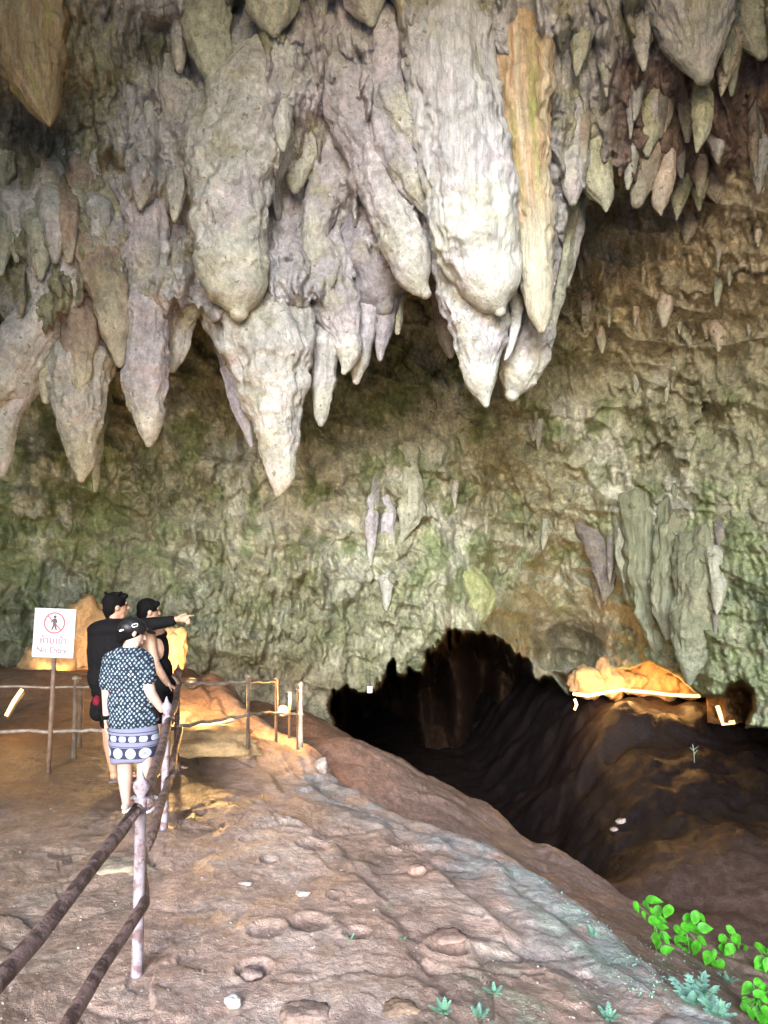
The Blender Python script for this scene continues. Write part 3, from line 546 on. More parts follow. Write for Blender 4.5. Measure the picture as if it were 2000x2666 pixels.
# crowds of small ones that nothing tells apart
rg = random.Random(12)
def crowd(label, n, box, wpx, lpx, kinds, off=.05, seed=0):
    for k in range(n):
        u = rg.uniform(box[0], box[2]); v = rg.uniform(box[1], box[3]); w_ = rg.uniform(*wpx); l_ = rg.uniform(*lpx); lean = rg.uniform(-.12, .12)
        d = wall_d(u, v)+off; i = 200+seed+k; S2 = [(u, v, w_), (u+lean*l_*.4, v+l_*.4, w_*.8), (u+lean*l_*.75, v+l_*.75, w_*.5), (u+lean*l_, v+l_, w_*.15)]
        stal(label, d if d < 15 else 15.001, rg.choice(kinds), .5, S2, i)
crowd('one of the short stubby stalactites crowding the shaded roof at the broad slab', 26, (-10, 420, 230, 760), (22, 40), (70, 120), ['cream', 'greygreen', 'brown'], .05, 0)
crowd('one of the small knobs on the roof between pinched stalactite and dark shaded rock', 7, (200, 250, 480, 600), (18, 34), (50, 100), ['mauve', 'grey', 'cream'], .05, 30)
crowd('one of the jagged little drips hanging in the dark brown recess', 26, (1500, 60, 1990, 420), (12, 30), (50, 120), ['brown', 'grey', 'dim', 'greygreen', 'mauve'], .05, 60)
crowd('one of the tiny pale spikes sprinkled over the brown wall', 22, (1460, 540, 1980, 1050), (6, 13), (24, 60), ['white', 'cream', 'greygreen'], .0, 90)
crowd('one of the small drips along the green wall above the tunnel', 13, (880, 1050, 1500, 1560), (8, 17), (35, 80), ['greygreen', 'greendark', 'cream'], .0, 130)
crowd('one of the ragged teeth fringing the curtains above the lit ledge', 22, (1540, 1380, 1900, 1560), (10, 24), (60, 130), ['greendark', 'greygreen', 'dim'], .0, 160)
crowd('one of the fused knobs high between the thick roots', 8, (480, -20, 1180, 330), (20, 40), (60, 120), ['cream', 'grey', 'mauve'], .05, 190)
# ------------------------------------------------------------------ small mesh builders
class MB:
    def __init__(s): s.v = []; s.f = []; s.m = []
    def add(s, v, f, mi=0):
        o = len(s.v); s.v += [tuple(x) for x in v]; s.f += [tuple(i+o for i in q) for q in f]; s.m += [mi]*len(f)
    def tube(s, pts, rad, n=12, caps=True, wob=0., seed=0):
        pts = [Vector(p) for p in pts]; rad = rad if hasattr(rad, '__len__') else [rad]*len(pts); rings = []; prev = None
        for k, p in enumerate(pts):
            t = (pts[min(k+1, len(pts)-1)]-pts[max(k-1, 0)]).normalized()
            if prev is None: a = t.cross(Vector((0, 0, 1))); a = a if a.length > .1 else t.cross(Vector((1, 0, 0)))
            else: a = prev-t*prev.dot(t)
            a.normalize(); prev = a; b = t.cross(a)
            rings.append([p+(a*math.cos(q)+b*math.sin(q))*rad[k]*(1+wob*math.sin(q*3+k*1.7+seed)) for q in [2*math.pi*i/n for i in range(n)]])
        v = [x for r in rings for x in r]; f = [(k*n+i, k*n+(i+1) % n, (k+1)*n+(i+1) % n, (k+1)*n+i) for k in range(len(pts)-1) for i in range(n)]
        if caps: f += [tuple(range(n))[::-1], tuple((len(pts)-1)*n+i for i in range(n))]
        s.add(v, f)
    def lathe(s, prof, org, n=16, axis=None):
        org = Vector(org); v = []; m = len(prof)
        Rm = Vector((0, 0, 1)).rotation_difference(Vector(axis).normalized()).to_matrix() if axis is not None else Matrix.Identity(3)
        for r, z in prof:
            for i in range(n): q = 2*math.pi*i/n; v.append(org+Rm@Vector((r*math.cos(q), r*math.sin(q), z)))
        s.add(v, [(k*n+i, k*n+(i+1) % n, (k+1)*n+(i+1) % n, (k+1)*n+i) for k in range(m-1) for i in range(n)]+[tuple(range(n))[::-1], tuple((m-1)*n+i for i in range(n))])
    def box(s, c, sx, sy, sz, rot=None):
        c = Vector(c); M_ = rot if rot is not None else Matrix.Identity(3)
        v = [c+M_@Vector((a*sx/2, b*sy/2, e*sz/2)) for a in (-1, 1) for b in (-1, 1) for e in (-1, 1)]
        s.add(v, [(0, 1, 3, 2), (4, 6, 7, 5), (0, 4, 5, 1), (2, 3, 7, 6), (0, 2, 6, 4), (1, 5, 7, 3)])
    def poly(s, pts, thick, fr):   # flat outline in a frame fr(x, z, depth)
        n = len(pts); v = [fr(x, z, 0) for x, z in pts]+[fr(x, z, thick) for x, z in pts]
        s.add(v, [tuple(range(n))[::-1], tuple(range(n, 2*n))]+[(i, (i+1) % n, n+(i+1) % n, n+i) for i in range(n)])
    def build(s, name, m, parent=None, smooth=True, bevel=0, org=None):
        me = bpy.data.meshes.new(name); org = Vector(org) if org is not None else Vector((0, 0, 0))
        me.from_pydata([tuple(Vector(x)-org) for x in s.v], [], s.f); me.validate()
        bm = bmesh.new(); bm.from_mesh(me); bmesh.ops.recalc_face_normals(bm, faces=bm.faces); bm.to_mesh(me); bm.free()
        if smooth: me.polygons.foreach_set('use_smooth', [True]*len(me.polygons))
        o = link(name, me, m, parent)
        if org.length: o.location = org
        if bevel:
            b = o.modifiers.new('bevel', 'BEVEL'); b.width = bevel; b.segments = 2; b.limit_method = 'ANGLE'
        return o
def noisy_mat(name, c1, c2, rough, scale=20, metal=0., bump=.004, thr=(.42, .6), spec=.5, c3=None):
    m = mat(name, c1, rough, metal, spec=spec); b = m.node_tree.nodes['Principled BSDF']
    n = noise_node(m, scale, 6, .65); r = ramp(m, n.outputs[0], [(thr[0], c1), (thr[1], c2)]); c = r.outputs[0]
    n2 = noise_node(m, scale*4, 5, .7)
    if c3: rr = ramp(m, n2.outputs[0], [(.6, (0, 0, 0)), (.66, (1, 1, 1))]); c = mixc(m, c, c3, rr.outputs[0])
    L(m, c, b.inputs['Base Color']); add_bump(m, b, [(n.outputs[0], 1.), (n2.outputs[0], .5)], dist=bump); return m
M_RAIL = noisy_mat('weathered_rail', (.07, .04, .034), (.21, .13, .11), .55, 16, bump=.012, thr=(.45, .54), c3=(.32, .26, .24))
M_POST = noisy_mat('painted_post', (.16, .10, .10), (.31, .26, .29), .5, 12, bump=.008, thr=(.42, .5), c3=(.09, .05, .04))
M_RAILDIM = noisy_mat('far_rail', (.13, .10, .075), (.23, .18, .135), .6, 14, bump=.003)
# ------------------------------------------------------------------ railing in front of the visitors
def post(parent, x, y, h, m, r=.026, base=None, big=1.):
    z0 = gz(x, y) if base is None else base
    b = MB(); b.lathe([(r*1.12, -.12), (r*1.1, 0), (r, .03), (r, h*.52), (r*.98, h*.80), (r*1.12, h*.805), (r*1.12, h*.86), (r*.9, h*.865)], (x, y, z0), 20)
    p = b.build('post', m, parent)
    f = MB(); k = r*big; f.lathe([(k*.85, h*.864), (k*.8, h*.875), (k*1.35, h*.90), (k*1.5, h*.92), (k*1.3, h*.94), (k*.75, h*.955), (k*.5, h*.97), (k*.12, h*1.0)], (x, y, z0), 20)
    f.build('finial', m, p); return p
def wavy(a, b, n, amp, seed):
    a, b = Vector(a), Vector(b)
    return [a.lerp(b, i/(n-1))+Vector((math.sin(i*1.3+seed), math.cos(i*1.7+seed), math.sin(i*2.1+seed*2)))*amp for i in range(n)]
P1, P2, P3 = atz(357, 2536, 0), atz(427, 2164, 0), atz(459, 1991, 0)
rl = empty('handrail_fence', P1); tag(rl, 'brown and purple painted pipe handrail with pointed finials, nearest the camera', 'railing')
def kid(o): o.location -= P1; return o
for p, m in ((P1, M_POST), (P2, M_POST), (P3, M_RAIL)):
    kid(post(rl, p.x, p.y, .93 if p is P1 else .95, m, base=0.0))
P0 = Vector((-1.0, 1.2, 0))
off = Vector((.02, 0, 0)); offL = Vector((.055, -.03, 0))
def rail(pts, r, m, seed, parent=rl, o_=P1):
    b = MB(); full = []
    for k in range(len(pts)-1): full += wavy(pts[k], pts[k+1], 9, .006, seed+k)[(1 if k else 0):]
    b.tube(full, [r*(1+.07*math.sin(i*1.9+seed)) for i in range(len(full))], 14, wob=.04, seed=seed); q = b.build('rail', m, parent); q.location -= o_; return q
hU, hL = .744, .334
rail([Vector((P0.x, P0.y, hU)), Vector((P1.x, P1.y, hU+.01))+Vector((-.005, -.04, 0)), Vector((P1.x+.0, P1.y, hU+.01))], .027, M_RAIL, 1)
rail([Vector((P1.x, P1.y, hU+.03))+off, Vector((P2.x, P2.y, hU+.03))+off], .029, M_RAIL, 2)
rail([Vector((P2.x, P2.y, hU+.03))+off*1.5, Vector((P3.x, P3.y, hU+.02))+off], .028, M_RAIL, 3)
rail([Vector((-1.02, 1.3, hL-.0)), Vector((P1.x+.03, P1.y-.03, hL+.0)), Vector((-1.32, 4.15, hL+.02))], .026, M_RAIL, 4)
rail([Vector((-1.345, 4.33, hL-.03)), Vector((P2.x+.03, P2.y-.02, hL+.02))], .030, M_RAIL, 5)
rail([Vector((P2.x+.04, P2.y, hL+.02)), Vector((P3.x+.03, P3.y, hL+.02))], .028, M_RAIL, 6)
# ------------------------------------------------------------------ railings farther back
def far_fence(name, label, posts, rails, m=M_RAILDIM, r=.018):
    o0 = Vector(posts[0][:3]); e = empty(name, o0); tag(e, label, 'railing')
    for (x, y, z0, h) in posts:
        b = MB(); b.lathe([(r, -.15), (r, h*.95), (r*1.7, h*.955), (r*1.5, h*.975), (r*.3, h)], (x, y, z0), 10); q = b.build('post', m, e); q.location -= o0
    for pts, rr in rails:
        b = MB(); full = []
        for k in range(len(pts)-1): full += wavy(pts[k], pts[k+1], 7, .008, k)[(1 if k else 0):]
        b.tube(full, rr, 10); q = b.build('rail', m, e); q.location -= o0
    return e
def bp(u, v, d): p = at(u, v, d); return (p.x, p.y, p.z)
def pst(u, vt, vb, d): a = at(u, vb, d); t = at(u, vt, d); return (a.x, a.y, a.z, t.z-a.z)
far_fence('pipe_fence', 'thin pipe fence crossing the lit mud behind the near handrail, beside a glowing strip lamp',
    [pst(645, 1755, 1945, 7.8), pst(719, 1762, 1900, 8.7), pst(754, 1797, 1905, 9.0), pst(776, 1790, 1915, 8.4)],
    [([at(458, 1782, 7.1), at(560, 1780, 7.5), at(645, 1775, 7.8), at(719, 1773, 8.7)], .017), ([at(458, 1893, 7.1), at(560, 1876, 7.5), at(645, 1862, 7.8), at(690, 1855, 8.2), at(754, 1858, 9.0)], .016), ([at(719, 1858, 8.7), at(790, 1860, 8.4)], .014)])
far_fence('pipe_fence', 'dim pipe fence standing behind the warning sign and the visitors',
    [pst(193, 1758, 1966, 7.4), pst(209, 1782, 1905, 7.6), pst(-40, 1762, 1966, 7.4)],
    [([at(-260, 1905, 7.3), at(-40, 1904, 7.35), at(193, 1904, 7.38), at(330, 1900, 7.3), at(458, 1896, 7.1)], .018), ([at(-260, 1790, 7.4), at(193, 1788, 7.4), at(330, 1786, 7.3), at(458, 1783, 7.1)], .012)], r=.026)
b = MB(); q_ = pst(783, 1774, 1920, 8.1); b.lathe([(.03, -.1), (.026, .02), (.022, q_[3]*.4), (.034, q_[3]*.42), (.022, q_[3]*.45), (.018, q_[3]*.8), (.03, q_[3]*.83), (.014, q_[3]*.87), (.026, q_[3]*.93), (.022, q_[3]*.97), (.004, q_[3])], q_[:3], 14)
M_LITPOST = noisy_mat('cream_post', (.35, .28, .2), (.5, .42, .32), .4, 20)
o = b.build('bollard', M_LITPOST); tag(o, 'short turned post with pale knob tip at the end of the thin pipe fence', 'post')
# ------------------------------------------------------------------ sign
M_WHITE = mat('sign_white', (.50, .52, .54), .4); M_RED = mat('sign_red', (.55, .06, .09), .45); M_BLACK = mat('sign_black', (.03, .02, .025), .45); M_PINK = mat('sign_faded_red', (.42, .10, .15), .5); M_GREYTXT = mat('sign_faded_grey', (.2, .13, .14), .5)
M_DARKWOOD = noisy_mat('dark_wood', (.09, .055, .035), (.16, .1, .065), .7, 14)
SD = 6.9; c_ = at(141.5, 1648, SD); s1 = pxm(SD); root = empty('warning_sign', (c_.x, c_.y+.03, gz(c_.x, c_.y))); tag(root, 'white no entry sign on a dark post with red crossed-out walker', 'sign')
tilt = R(2.2)
def fr(x, z, dpt=0.):    # sign frame in photo pixels from the board's centre; dpt>0 towards the viewer
    xx, zz = x*s1, z*s1; return Vector((c_.x+xx*math.cos(tilt)+zz*math.sin(tilt), c_.y-dpt, c_.z-xx*math.sin(tilt)+zz*math.cos(tilt)))-root.location
Rt = Matrix.Rotation(tilt, 3, 'Y')
b = MB(); b.box(fr(0, 0, 0), 106*s1, .012, 125*s1, Rt); b.build('board', M_WHITE, root, smooth=False, bevel=.003)
b = MB(); b.tube([Vector(fr(0, -10, -.03)), Vector((fr(-6, -60, -.03).x, fr(0, -60, -.03).y, -.15))], .022, 8); b.build('post', M_DARKWOOD, root)
b = MB(); n = 48
for k in range(n):
    a0, a1 = 2*math.pi*k/n, 2*math.pi*(k+1)/n; b.poly([(28*math.cos(a0), 26+28*math.sin(a0)), (28*math.cos(a1), 26+28*math.sin(a1)), (23.4*math.cos(a1), 26+23.4*math.sin(a1)), (23.4*math.cos(a0), 26+23.4*math.sin(a0))], .0015, lambda x, z, t: fr(x, z, .0095+t*.6))
b.poly([(-20, 43), (-17, 46), (20, 9), (17, 6)], .001, lambda x, z, t: fr(x, z, .0107+t)); b.build('prohibition_ring', M_RED, root, smooth=False)
b = MB(); hd = [(1+4.0*math.cos(t), 42+4.0*math.sin(t)) for t in [2*math.pi*k/14 for k in range(14)]]
for dd_, pl in ((0, hd), (0, [(-3, 37.5), (4, 37.5), (6.5, 33), (8.5, 26), (6.5, 25), (4.2, 30), (4.2, 22), (5.5, 15), (8, 7.5), (5, 6.5), (1.8, 14.5), (.8, 20), (-1.2, 14), (-4.5, 7), (-7.3, 8.3), (-4.5, 15.5), (-3.2, 22), (-3.6, 30), (-7, 27), (-9.8, 23.5), (-11, 25), (-7.5, 31)])):
    b.poly(pl, .0012, lambda x, z, t: fr(x, z, .0133+t))
b.build('walker_pictogram', M_BLACK, root, smooth=False)
def text(txt, size, x, z, m, name):
    cu = bpy.data.curves.new(name, 'FONT'); cu.body = txt; cu.size = size*s1; cu.align_x = 'CENTER'; cu.extrude = .0006; cu.offset = .0018
    t = bpy.data.objects.new(name, cu); sc.collection.objects.link(t); dg = bpy.context.evaluated_depsgraph_get(); me = bpy.data.meshes.new_from_object(t.evaluated_get(dg))
    bpy.data.objects.remove(t); o = link(name, me, None, root); me.materials.clear(); me.materials.append(m)
    o.location = fr(x, z, .0115); o.rotation_euler = (math.pi/2, tilt, 0); return o
text('ห้ามเข้า', 25, 0, -27, M_PINK, 'thai_lettering'); text('No', 20.5, -29, -50, M_GREYTXT, 'word_lettering'); text('Entry', 20.5, 14, -50, M_GREYTXT, 'word_lettering')
# ------------------------------------------------------------------ lamps
M_HOUSE = mat('lamp_housing', (.08, .07, .06), .4)
def glow(name, col, s): return mat(name, (.9, .8, .6), .5, emit=col, es=s)
M_GW = glow('warm_tube', (1, .34, .07), .6); M_GY = glow('yellow_tube', (1, .52, .14), .7); M_GR = glow('rope_light', (1, .50, .16), .6)
def warm(parent, loc, e, col=(1, .48, .13), r=.06):
    l = bpy.data.lights.new('warm_bulb', 'POINT'); l.energy = e; l.color = col; l.shadow_soft_size = r
    o = bpy.data.objects.new('warm_bulb', l); sc.collection.objects.link(o); o.parent = parent; o.location = Vector(loc)-parent.location; return o
def strip(label, pts, r, m, energy, lights, up=.06, name='strip_lamp', house=True):
    pts = [Vector(p) for p in pts]; c = sum(pts, Vector())/len(pts); e = empty(name, c); tag(e, label, 'lamp')
    b = MB(); b.tube([p-c for p in pts], r, 10); b.build('glowing_tube', m, e)
    if house:
        b = MB(); b.tube([p-c+Vector((0, .03, -r*1.6)) for p in pts], r*1.1, 8); b.build('housing', M_HOUSE, e)
    for l in lights: warm(e, l, energy)
    return e
strip('slanting orange tube lamp glowing on the mud heap below the sign', [at(16, 1864, 8.6), at(36, 1826, 8.65), at(58, 1794, 8.7)], .022, M_GW, 3, [at(40, 1815, 8.35)])
strip('long yellow strip lamp lying behind the thin pipe fence, above the lit slab', [at(511, 1892, 8.9), at(540, 1884, 8.95), at(575, 1879, 9.0), at(606, 1872, 9.05)], .016, M_GY, 11, [at(530, 1868, 8.5), at(585, 1862, 8.6)])
e = empty('flood_lamp', at(737, 1850, 9.3)); tag(e, 'small round floodlight glowing between the thin posts at the fence end', 'lamp')
b = MB(); b.lathe([(.03, -.07), (.07, -.05), (.08, .0), (.075, .01)], (0, 0, 0), 16, axis=(.35, -.8, .35)); b.build('housing', M_HOUSE, e)
b = MB(); b.lathe([(.068, .0), (.06, .03), (.03, .045), (.004, .05)], (0, 0, 0), 16, axis=(.35, -.8, .35)); b.build('lens', M_GY, e)
warm(e, at(752, 1835, 8.9), 11)
# lights that wash the recess behind the sign
e = empty('flood_lamp', at(150, 1772, 11.6)); tag(e, 'hidden floodlight behind the mud heap that lights the rocks by the sign', 'lamp')
b = MB(); b.lathe([(.05, -.1), (.1, -.05), (.11, 0)], (0, 0, 0), 14, axis=(0, .6, .8)); b.build('housing', M_HOUSE, e); b = MB(); b.lathe([(.1, .0), (.08, .02), (.01, .03)], (0, 0, 0), 14, axis=(0, .6, .8)); b.build('lens', M_GY, e)
warm(e, at(140, 1752, 12.4), 62, (1, .55, .17)); warm(e, at(255, 1735, 12.6), 45, (1, .55, .17))
e2 = empty('flood_lamp', at(500, 1775, 11.2)); tag(e2, 'floodlight tucked behind the visitors, shining on a round boulder', 'lamp')
b = MB(); b.lathe([(.05, -.1), (.1, -.05), (.11, 0)], (0, 0, 0), 14, axis=(0, .6, .8)); b.build('housing', M_HOUSE, e2); b = MB(); b.lathe([(.1, .0), (.08, .02), (.01, .03)], (0, 0, 0), 14, axis=(0, .6, .8)); b.build('lens', M_GY, e2)
warm(e2, at(455, 1765, 10.0), 40, (1, .55, .17))
# rope light along the far ledge
LD = 20.3
strip('glowing rope light running along the far ledge under jagged lit rocks', [at(1492, 1806, LD), at(1530, 1811, LD), at(1570, 1804, LD), at(1618, 1796, LD), at(1660, 1800, LD), at(1700, 1803, LD), at(1735, 1808, LD), at(1780, 1811, LD), at(1822, 1812, LD)], .045, M_GR, 10,
      [at(1520, 1800, LD+.8), at(1590, 1797, LD+.9), at(1650, 1795, LD+.8), at(1710, 1797, LD+.9), at(1775, 1802, LD+.7)], name='rope_light', house=False)
strip('short curl of rope light at the end of the far ledge beside the black tunnel', [at(1496, 1820, LD), at(1502, 1834, LD), at(1496, 1848, LD)], .035, M_GR, 15, [at(1500, 1836, LD-.3)], name='rope_light', house=False)
strip('bright bent lamp in the little grotto beyond the far ledge', [at(1868, 1838, 18.2), at(1876, 1862, 18.1), at(1882, 1884, 18.0), at(1912, 1880, 18.)], .05, M_GR, 12, [at(1895, 1850, 18.3)], name='rope_light', house=False)
e = empty('hanging_lantern', at(963, 1788, 15.2)); tag(e, 'tiny white lantern hanging under the rock lip at the tunnel mouth', 'lamp')
b = MB(); b.box((0, 0, -.05), .1, .1, .13); b.build('shade', mat('lantern_glow', (.8, .8, .7), .5, emit=(1, .9, .7), es=.2), e, smooth=False, bevel=.01)
b = MB(); b.lathe([(.03, .012), (.06, .02), (.01, .06), (.005, .4)], (0, 0, 0), 10); b.build('cap', M_HOUSE, e)
# ------------------------------------------------------------------ rocks
def rock(name, label, loc, size, seed, colr, rot=0, sub=4, group=None, flat=1., mt=None):
    bm = bmesh.new(); bmesh.ops.create_icosphere(bm, subdivisions=sub, radius=1); V_ = np.array([v.co[:] for v in bm.verts]); F_ = np.array([[v.index for v in f.verts] for f in bm.faces]); bm.free()
    n_ = fbm(V_*1.1+seed*13.1, 4, seed); r_ = 1-np.abs(fbm(V_*1.7+seed*3.1, 3, seed+9)); V_ = V_*(1+.36*n_[:, None]+.22*(r_[:, None]-.7)); V_ = V_*(1+.10*facets(V_[:, 0]*1.3+V_[:, 1], V_[:, 2]*1.3+.5*V_[:, 1], .45, seed)[:, None]); V_ = np.sign(V_)*np.abs(V_)**.9
    q = fbm(V_*3+seed, 4, seed+3); V_ = V_*(1+.07*q[:, None])
    V_ *= np.array(size)/2; c, s_ = math.cos(rot), math.sin(rot); V_[:, :2] = V_[:, :2]@np.array([[c, s_], [-s_, c]])
    cc = np.array([colr])*(1+.2*q[:, None]); o = link(name, mesh_np(name, V_, F_, np.clip(cc, .01, .9)), mt or M_ROCK); o.location = loc; tag(o, label, 'rock', group); return o
M_ROCK = rock_material('loose_rock', .8, 6., 20., 70., .25, .02)
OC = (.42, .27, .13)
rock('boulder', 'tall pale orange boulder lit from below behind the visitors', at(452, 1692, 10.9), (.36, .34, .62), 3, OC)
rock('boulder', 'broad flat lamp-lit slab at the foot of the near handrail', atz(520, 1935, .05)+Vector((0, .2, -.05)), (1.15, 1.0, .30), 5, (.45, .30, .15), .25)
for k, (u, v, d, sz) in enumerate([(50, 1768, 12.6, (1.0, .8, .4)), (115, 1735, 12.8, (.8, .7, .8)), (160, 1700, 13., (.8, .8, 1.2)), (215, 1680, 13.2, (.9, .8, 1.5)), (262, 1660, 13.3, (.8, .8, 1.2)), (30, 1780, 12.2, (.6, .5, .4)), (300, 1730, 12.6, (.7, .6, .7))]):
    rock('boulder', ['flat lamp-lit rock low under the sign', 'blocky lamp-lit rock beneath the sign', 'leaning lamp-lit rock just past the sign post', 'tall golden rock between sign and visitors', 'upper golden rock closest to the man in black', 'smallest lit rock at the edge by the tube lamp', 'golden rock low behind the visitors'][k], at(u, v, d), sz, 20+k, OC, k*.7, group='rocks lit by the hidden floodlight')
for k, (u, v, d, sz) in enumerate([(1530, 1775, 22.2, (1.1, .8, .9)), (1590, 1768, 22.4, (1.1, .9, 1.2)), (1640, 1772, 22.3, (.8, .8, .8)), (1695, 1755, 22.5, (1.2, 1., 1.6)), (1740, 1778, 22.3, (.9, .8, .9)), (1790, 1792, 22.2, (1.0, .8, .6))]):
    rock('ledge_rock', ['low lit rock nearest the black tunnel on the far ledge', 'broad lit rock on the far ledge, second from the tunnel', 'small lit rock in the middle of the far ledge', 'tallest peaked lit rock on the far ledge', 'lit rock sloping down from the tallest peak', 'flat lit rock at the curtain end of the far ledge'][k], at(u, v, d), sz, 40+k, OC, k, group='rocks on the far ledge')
rock('stone', 'small pale stone alone on the mud near the bottom of the picture', atz(606, 2612, .0)+Vector((0, 0, .01)), (.075, .06, .05), 60, (.5, .46, .42), sub=3)
rock('stone', 'wet round stone set in a hollow of the mud', atz(655, 2535, -.01), (.11, .09, .05), 61, (.28, .2, .17), sub=3)
rock('stone', 'small cone-shaped stone on the smooth mound past the fence', atz(838, 1992, -.02), (.13, .12, .13), 62, (.33, .26, .22), sub=3)
rock('stone', 'flat brown stone with a dark pit, sunk in the mossy patch', atz(1168, 2440, -.03), (.17, .15, .04), 63, (.3, .2, .155), sub=3)
rock('stone', 'crumbly clod low in the middle of the picture', atz(800, 2640, -.01), (.2, .16, .07), 64, (.27, .19, .15), sub=4)
rock('stone', 'crumbly ochre clod beside the little ferns', atz(1040, 2632, -.01), (.16, .12, .06), 65, (.3, .2, .13), sub=4)
rock('stone', 'reddish sharp stone on the ridge crack', atz(1085, 2265, -.02), (.12, .08, .07), 66, (.3, .19, .15), sub=3)
rock('stone', 'pale pitted stone in the mud, near the first hollow', atz(640, 2300, 0), (.08, .06, .025), 67, (.42, .36, .32), sub=3)
rock('stone', 'pale crusted stone beside the pitted one', atz(790, 2325, 0), (.09, .07, .025), 68, (.42, .35, .3), sub=3)
rock('stone', 'buff stone on the path under the upper handrail', atz(322, 2262, 0), (.36, .3, .09), 69, (.33, .27, .19), .3, sub=4)
def on_ground(u, v, lo=2.5, hi=30):
    """first place where the sight line of a photo pixel meets the ground"""
    d = np.linspace(lo, hi, 3000); x, y, z = ray(u, v); zz = CAMZ+z*d/y; g = ground_z(x*d/y, d)[0]; k = np.argmax(zz < g); return Vector((x*d[k]/y, d[k], g[k]))
for k, (u, v, w_) in enumerate([(1618, 2138, .19), (1600, 2160, .15)]):
    p = on_ground(u, v); rock('stone', ['larger of two pale stones lying in the dark channel', 'smaller of two pale stones lying in the dark channel'][k], p, (w_*1.3, w_, w_*.6), 70+k, (.38, .30, .25), sub=3)
rng = random.Random(4)
for k in range(22):
    u, v = rng.uniform(60, 1750), rng.uniform(2080, 2660); 
    if u > 1000+(v-1900)*1.0: continue
    p = on_ground(u, v); s_ = rng.uniform(.006, .014)
    rock('pebble', 'tiny pale pebble pressed into the mud', p, (s_*1.4, s_, s_*.7), 100+k, (.5, .44, .38), sub=2, group='pebbles on the mud')
# grit and small gravel pressed into the mud: nobody could count it
b = MB(); rg = random.Random(31)
for k in range(1500):
    u, v = rg.uniform(-20, 1990), 2060+600*rg.random()**.8
    if u > 1120+(v-2050)*1.15: continue
    y0 = CAMZ*F/(v-1471); x0 = (u-1000)/F*y0; s_ = .0022+.0075*rg.random()**4; c = Vector((x0, y0, 0)); b.v_off = 0
    n_ = 6; pts = [c+Vector((s_*math.cos(a)*rg.uniform(.7, 1.3), s_*math.sin(a)*rg.uniform(.7, 1.3), -s_*.3)) for a in [2*math.pi*i/n_ for i in range(n_)]]
    top = [c+(p-c)*.55+Vector((0, 0, s_*rg.uniform(.4, .9))) for p in pts]
    b.add(pts+top, [(i, (i+1) % n_, n_+(i+1) % n_, n_+i) for i in range(n_)]+[tuple(range(n_, 2*n_))])
vv = np.array(b.v); zz = ground_z(vv[:, 0], vv[:, 1])[0]; b.v = [(x, y, z+g) for (x, y, z), g in zip(b.v, zz)]
M_GRIT = noisy_mat('grit', (.22, .16, .13), (.42, .35, .3), .8, 9, thr=(.45, .62)); o = b.build('gravel', M_GRIT, smooth=False); tag(o, 'fine grit and gravel pressed into the mud floor', kind='stuff')
# ------------------------------------------------------------------ steps beyond the fence
M_CONC = noisy_mat('old_concrete', (.10, .075, .05), (.16, .12, .085), .85, 9, bump=.02)
ST_ = [(866, 1834), (884, 1844), (902, 1854), (920, 1864), (938, 1875), (956, 1886), (974, 1898), (992, 1910)]
q0 = on_ground(*ST_[0]); e = empty('stone_staircase', q0); tag(e, 'worn stone steps going down towards the black tunnel', 'steps')
for k, (u, v) in enumerate(ST_):
    p = on_ground(u, v); b = MB(); b.box(p-q0+Vector((0, .12, .03)), .13, .4, .2, Matrix.Rotation(.5, 3, 'Z')); b.build('step', M_CONC, e, smooth=False, bevel=.02)
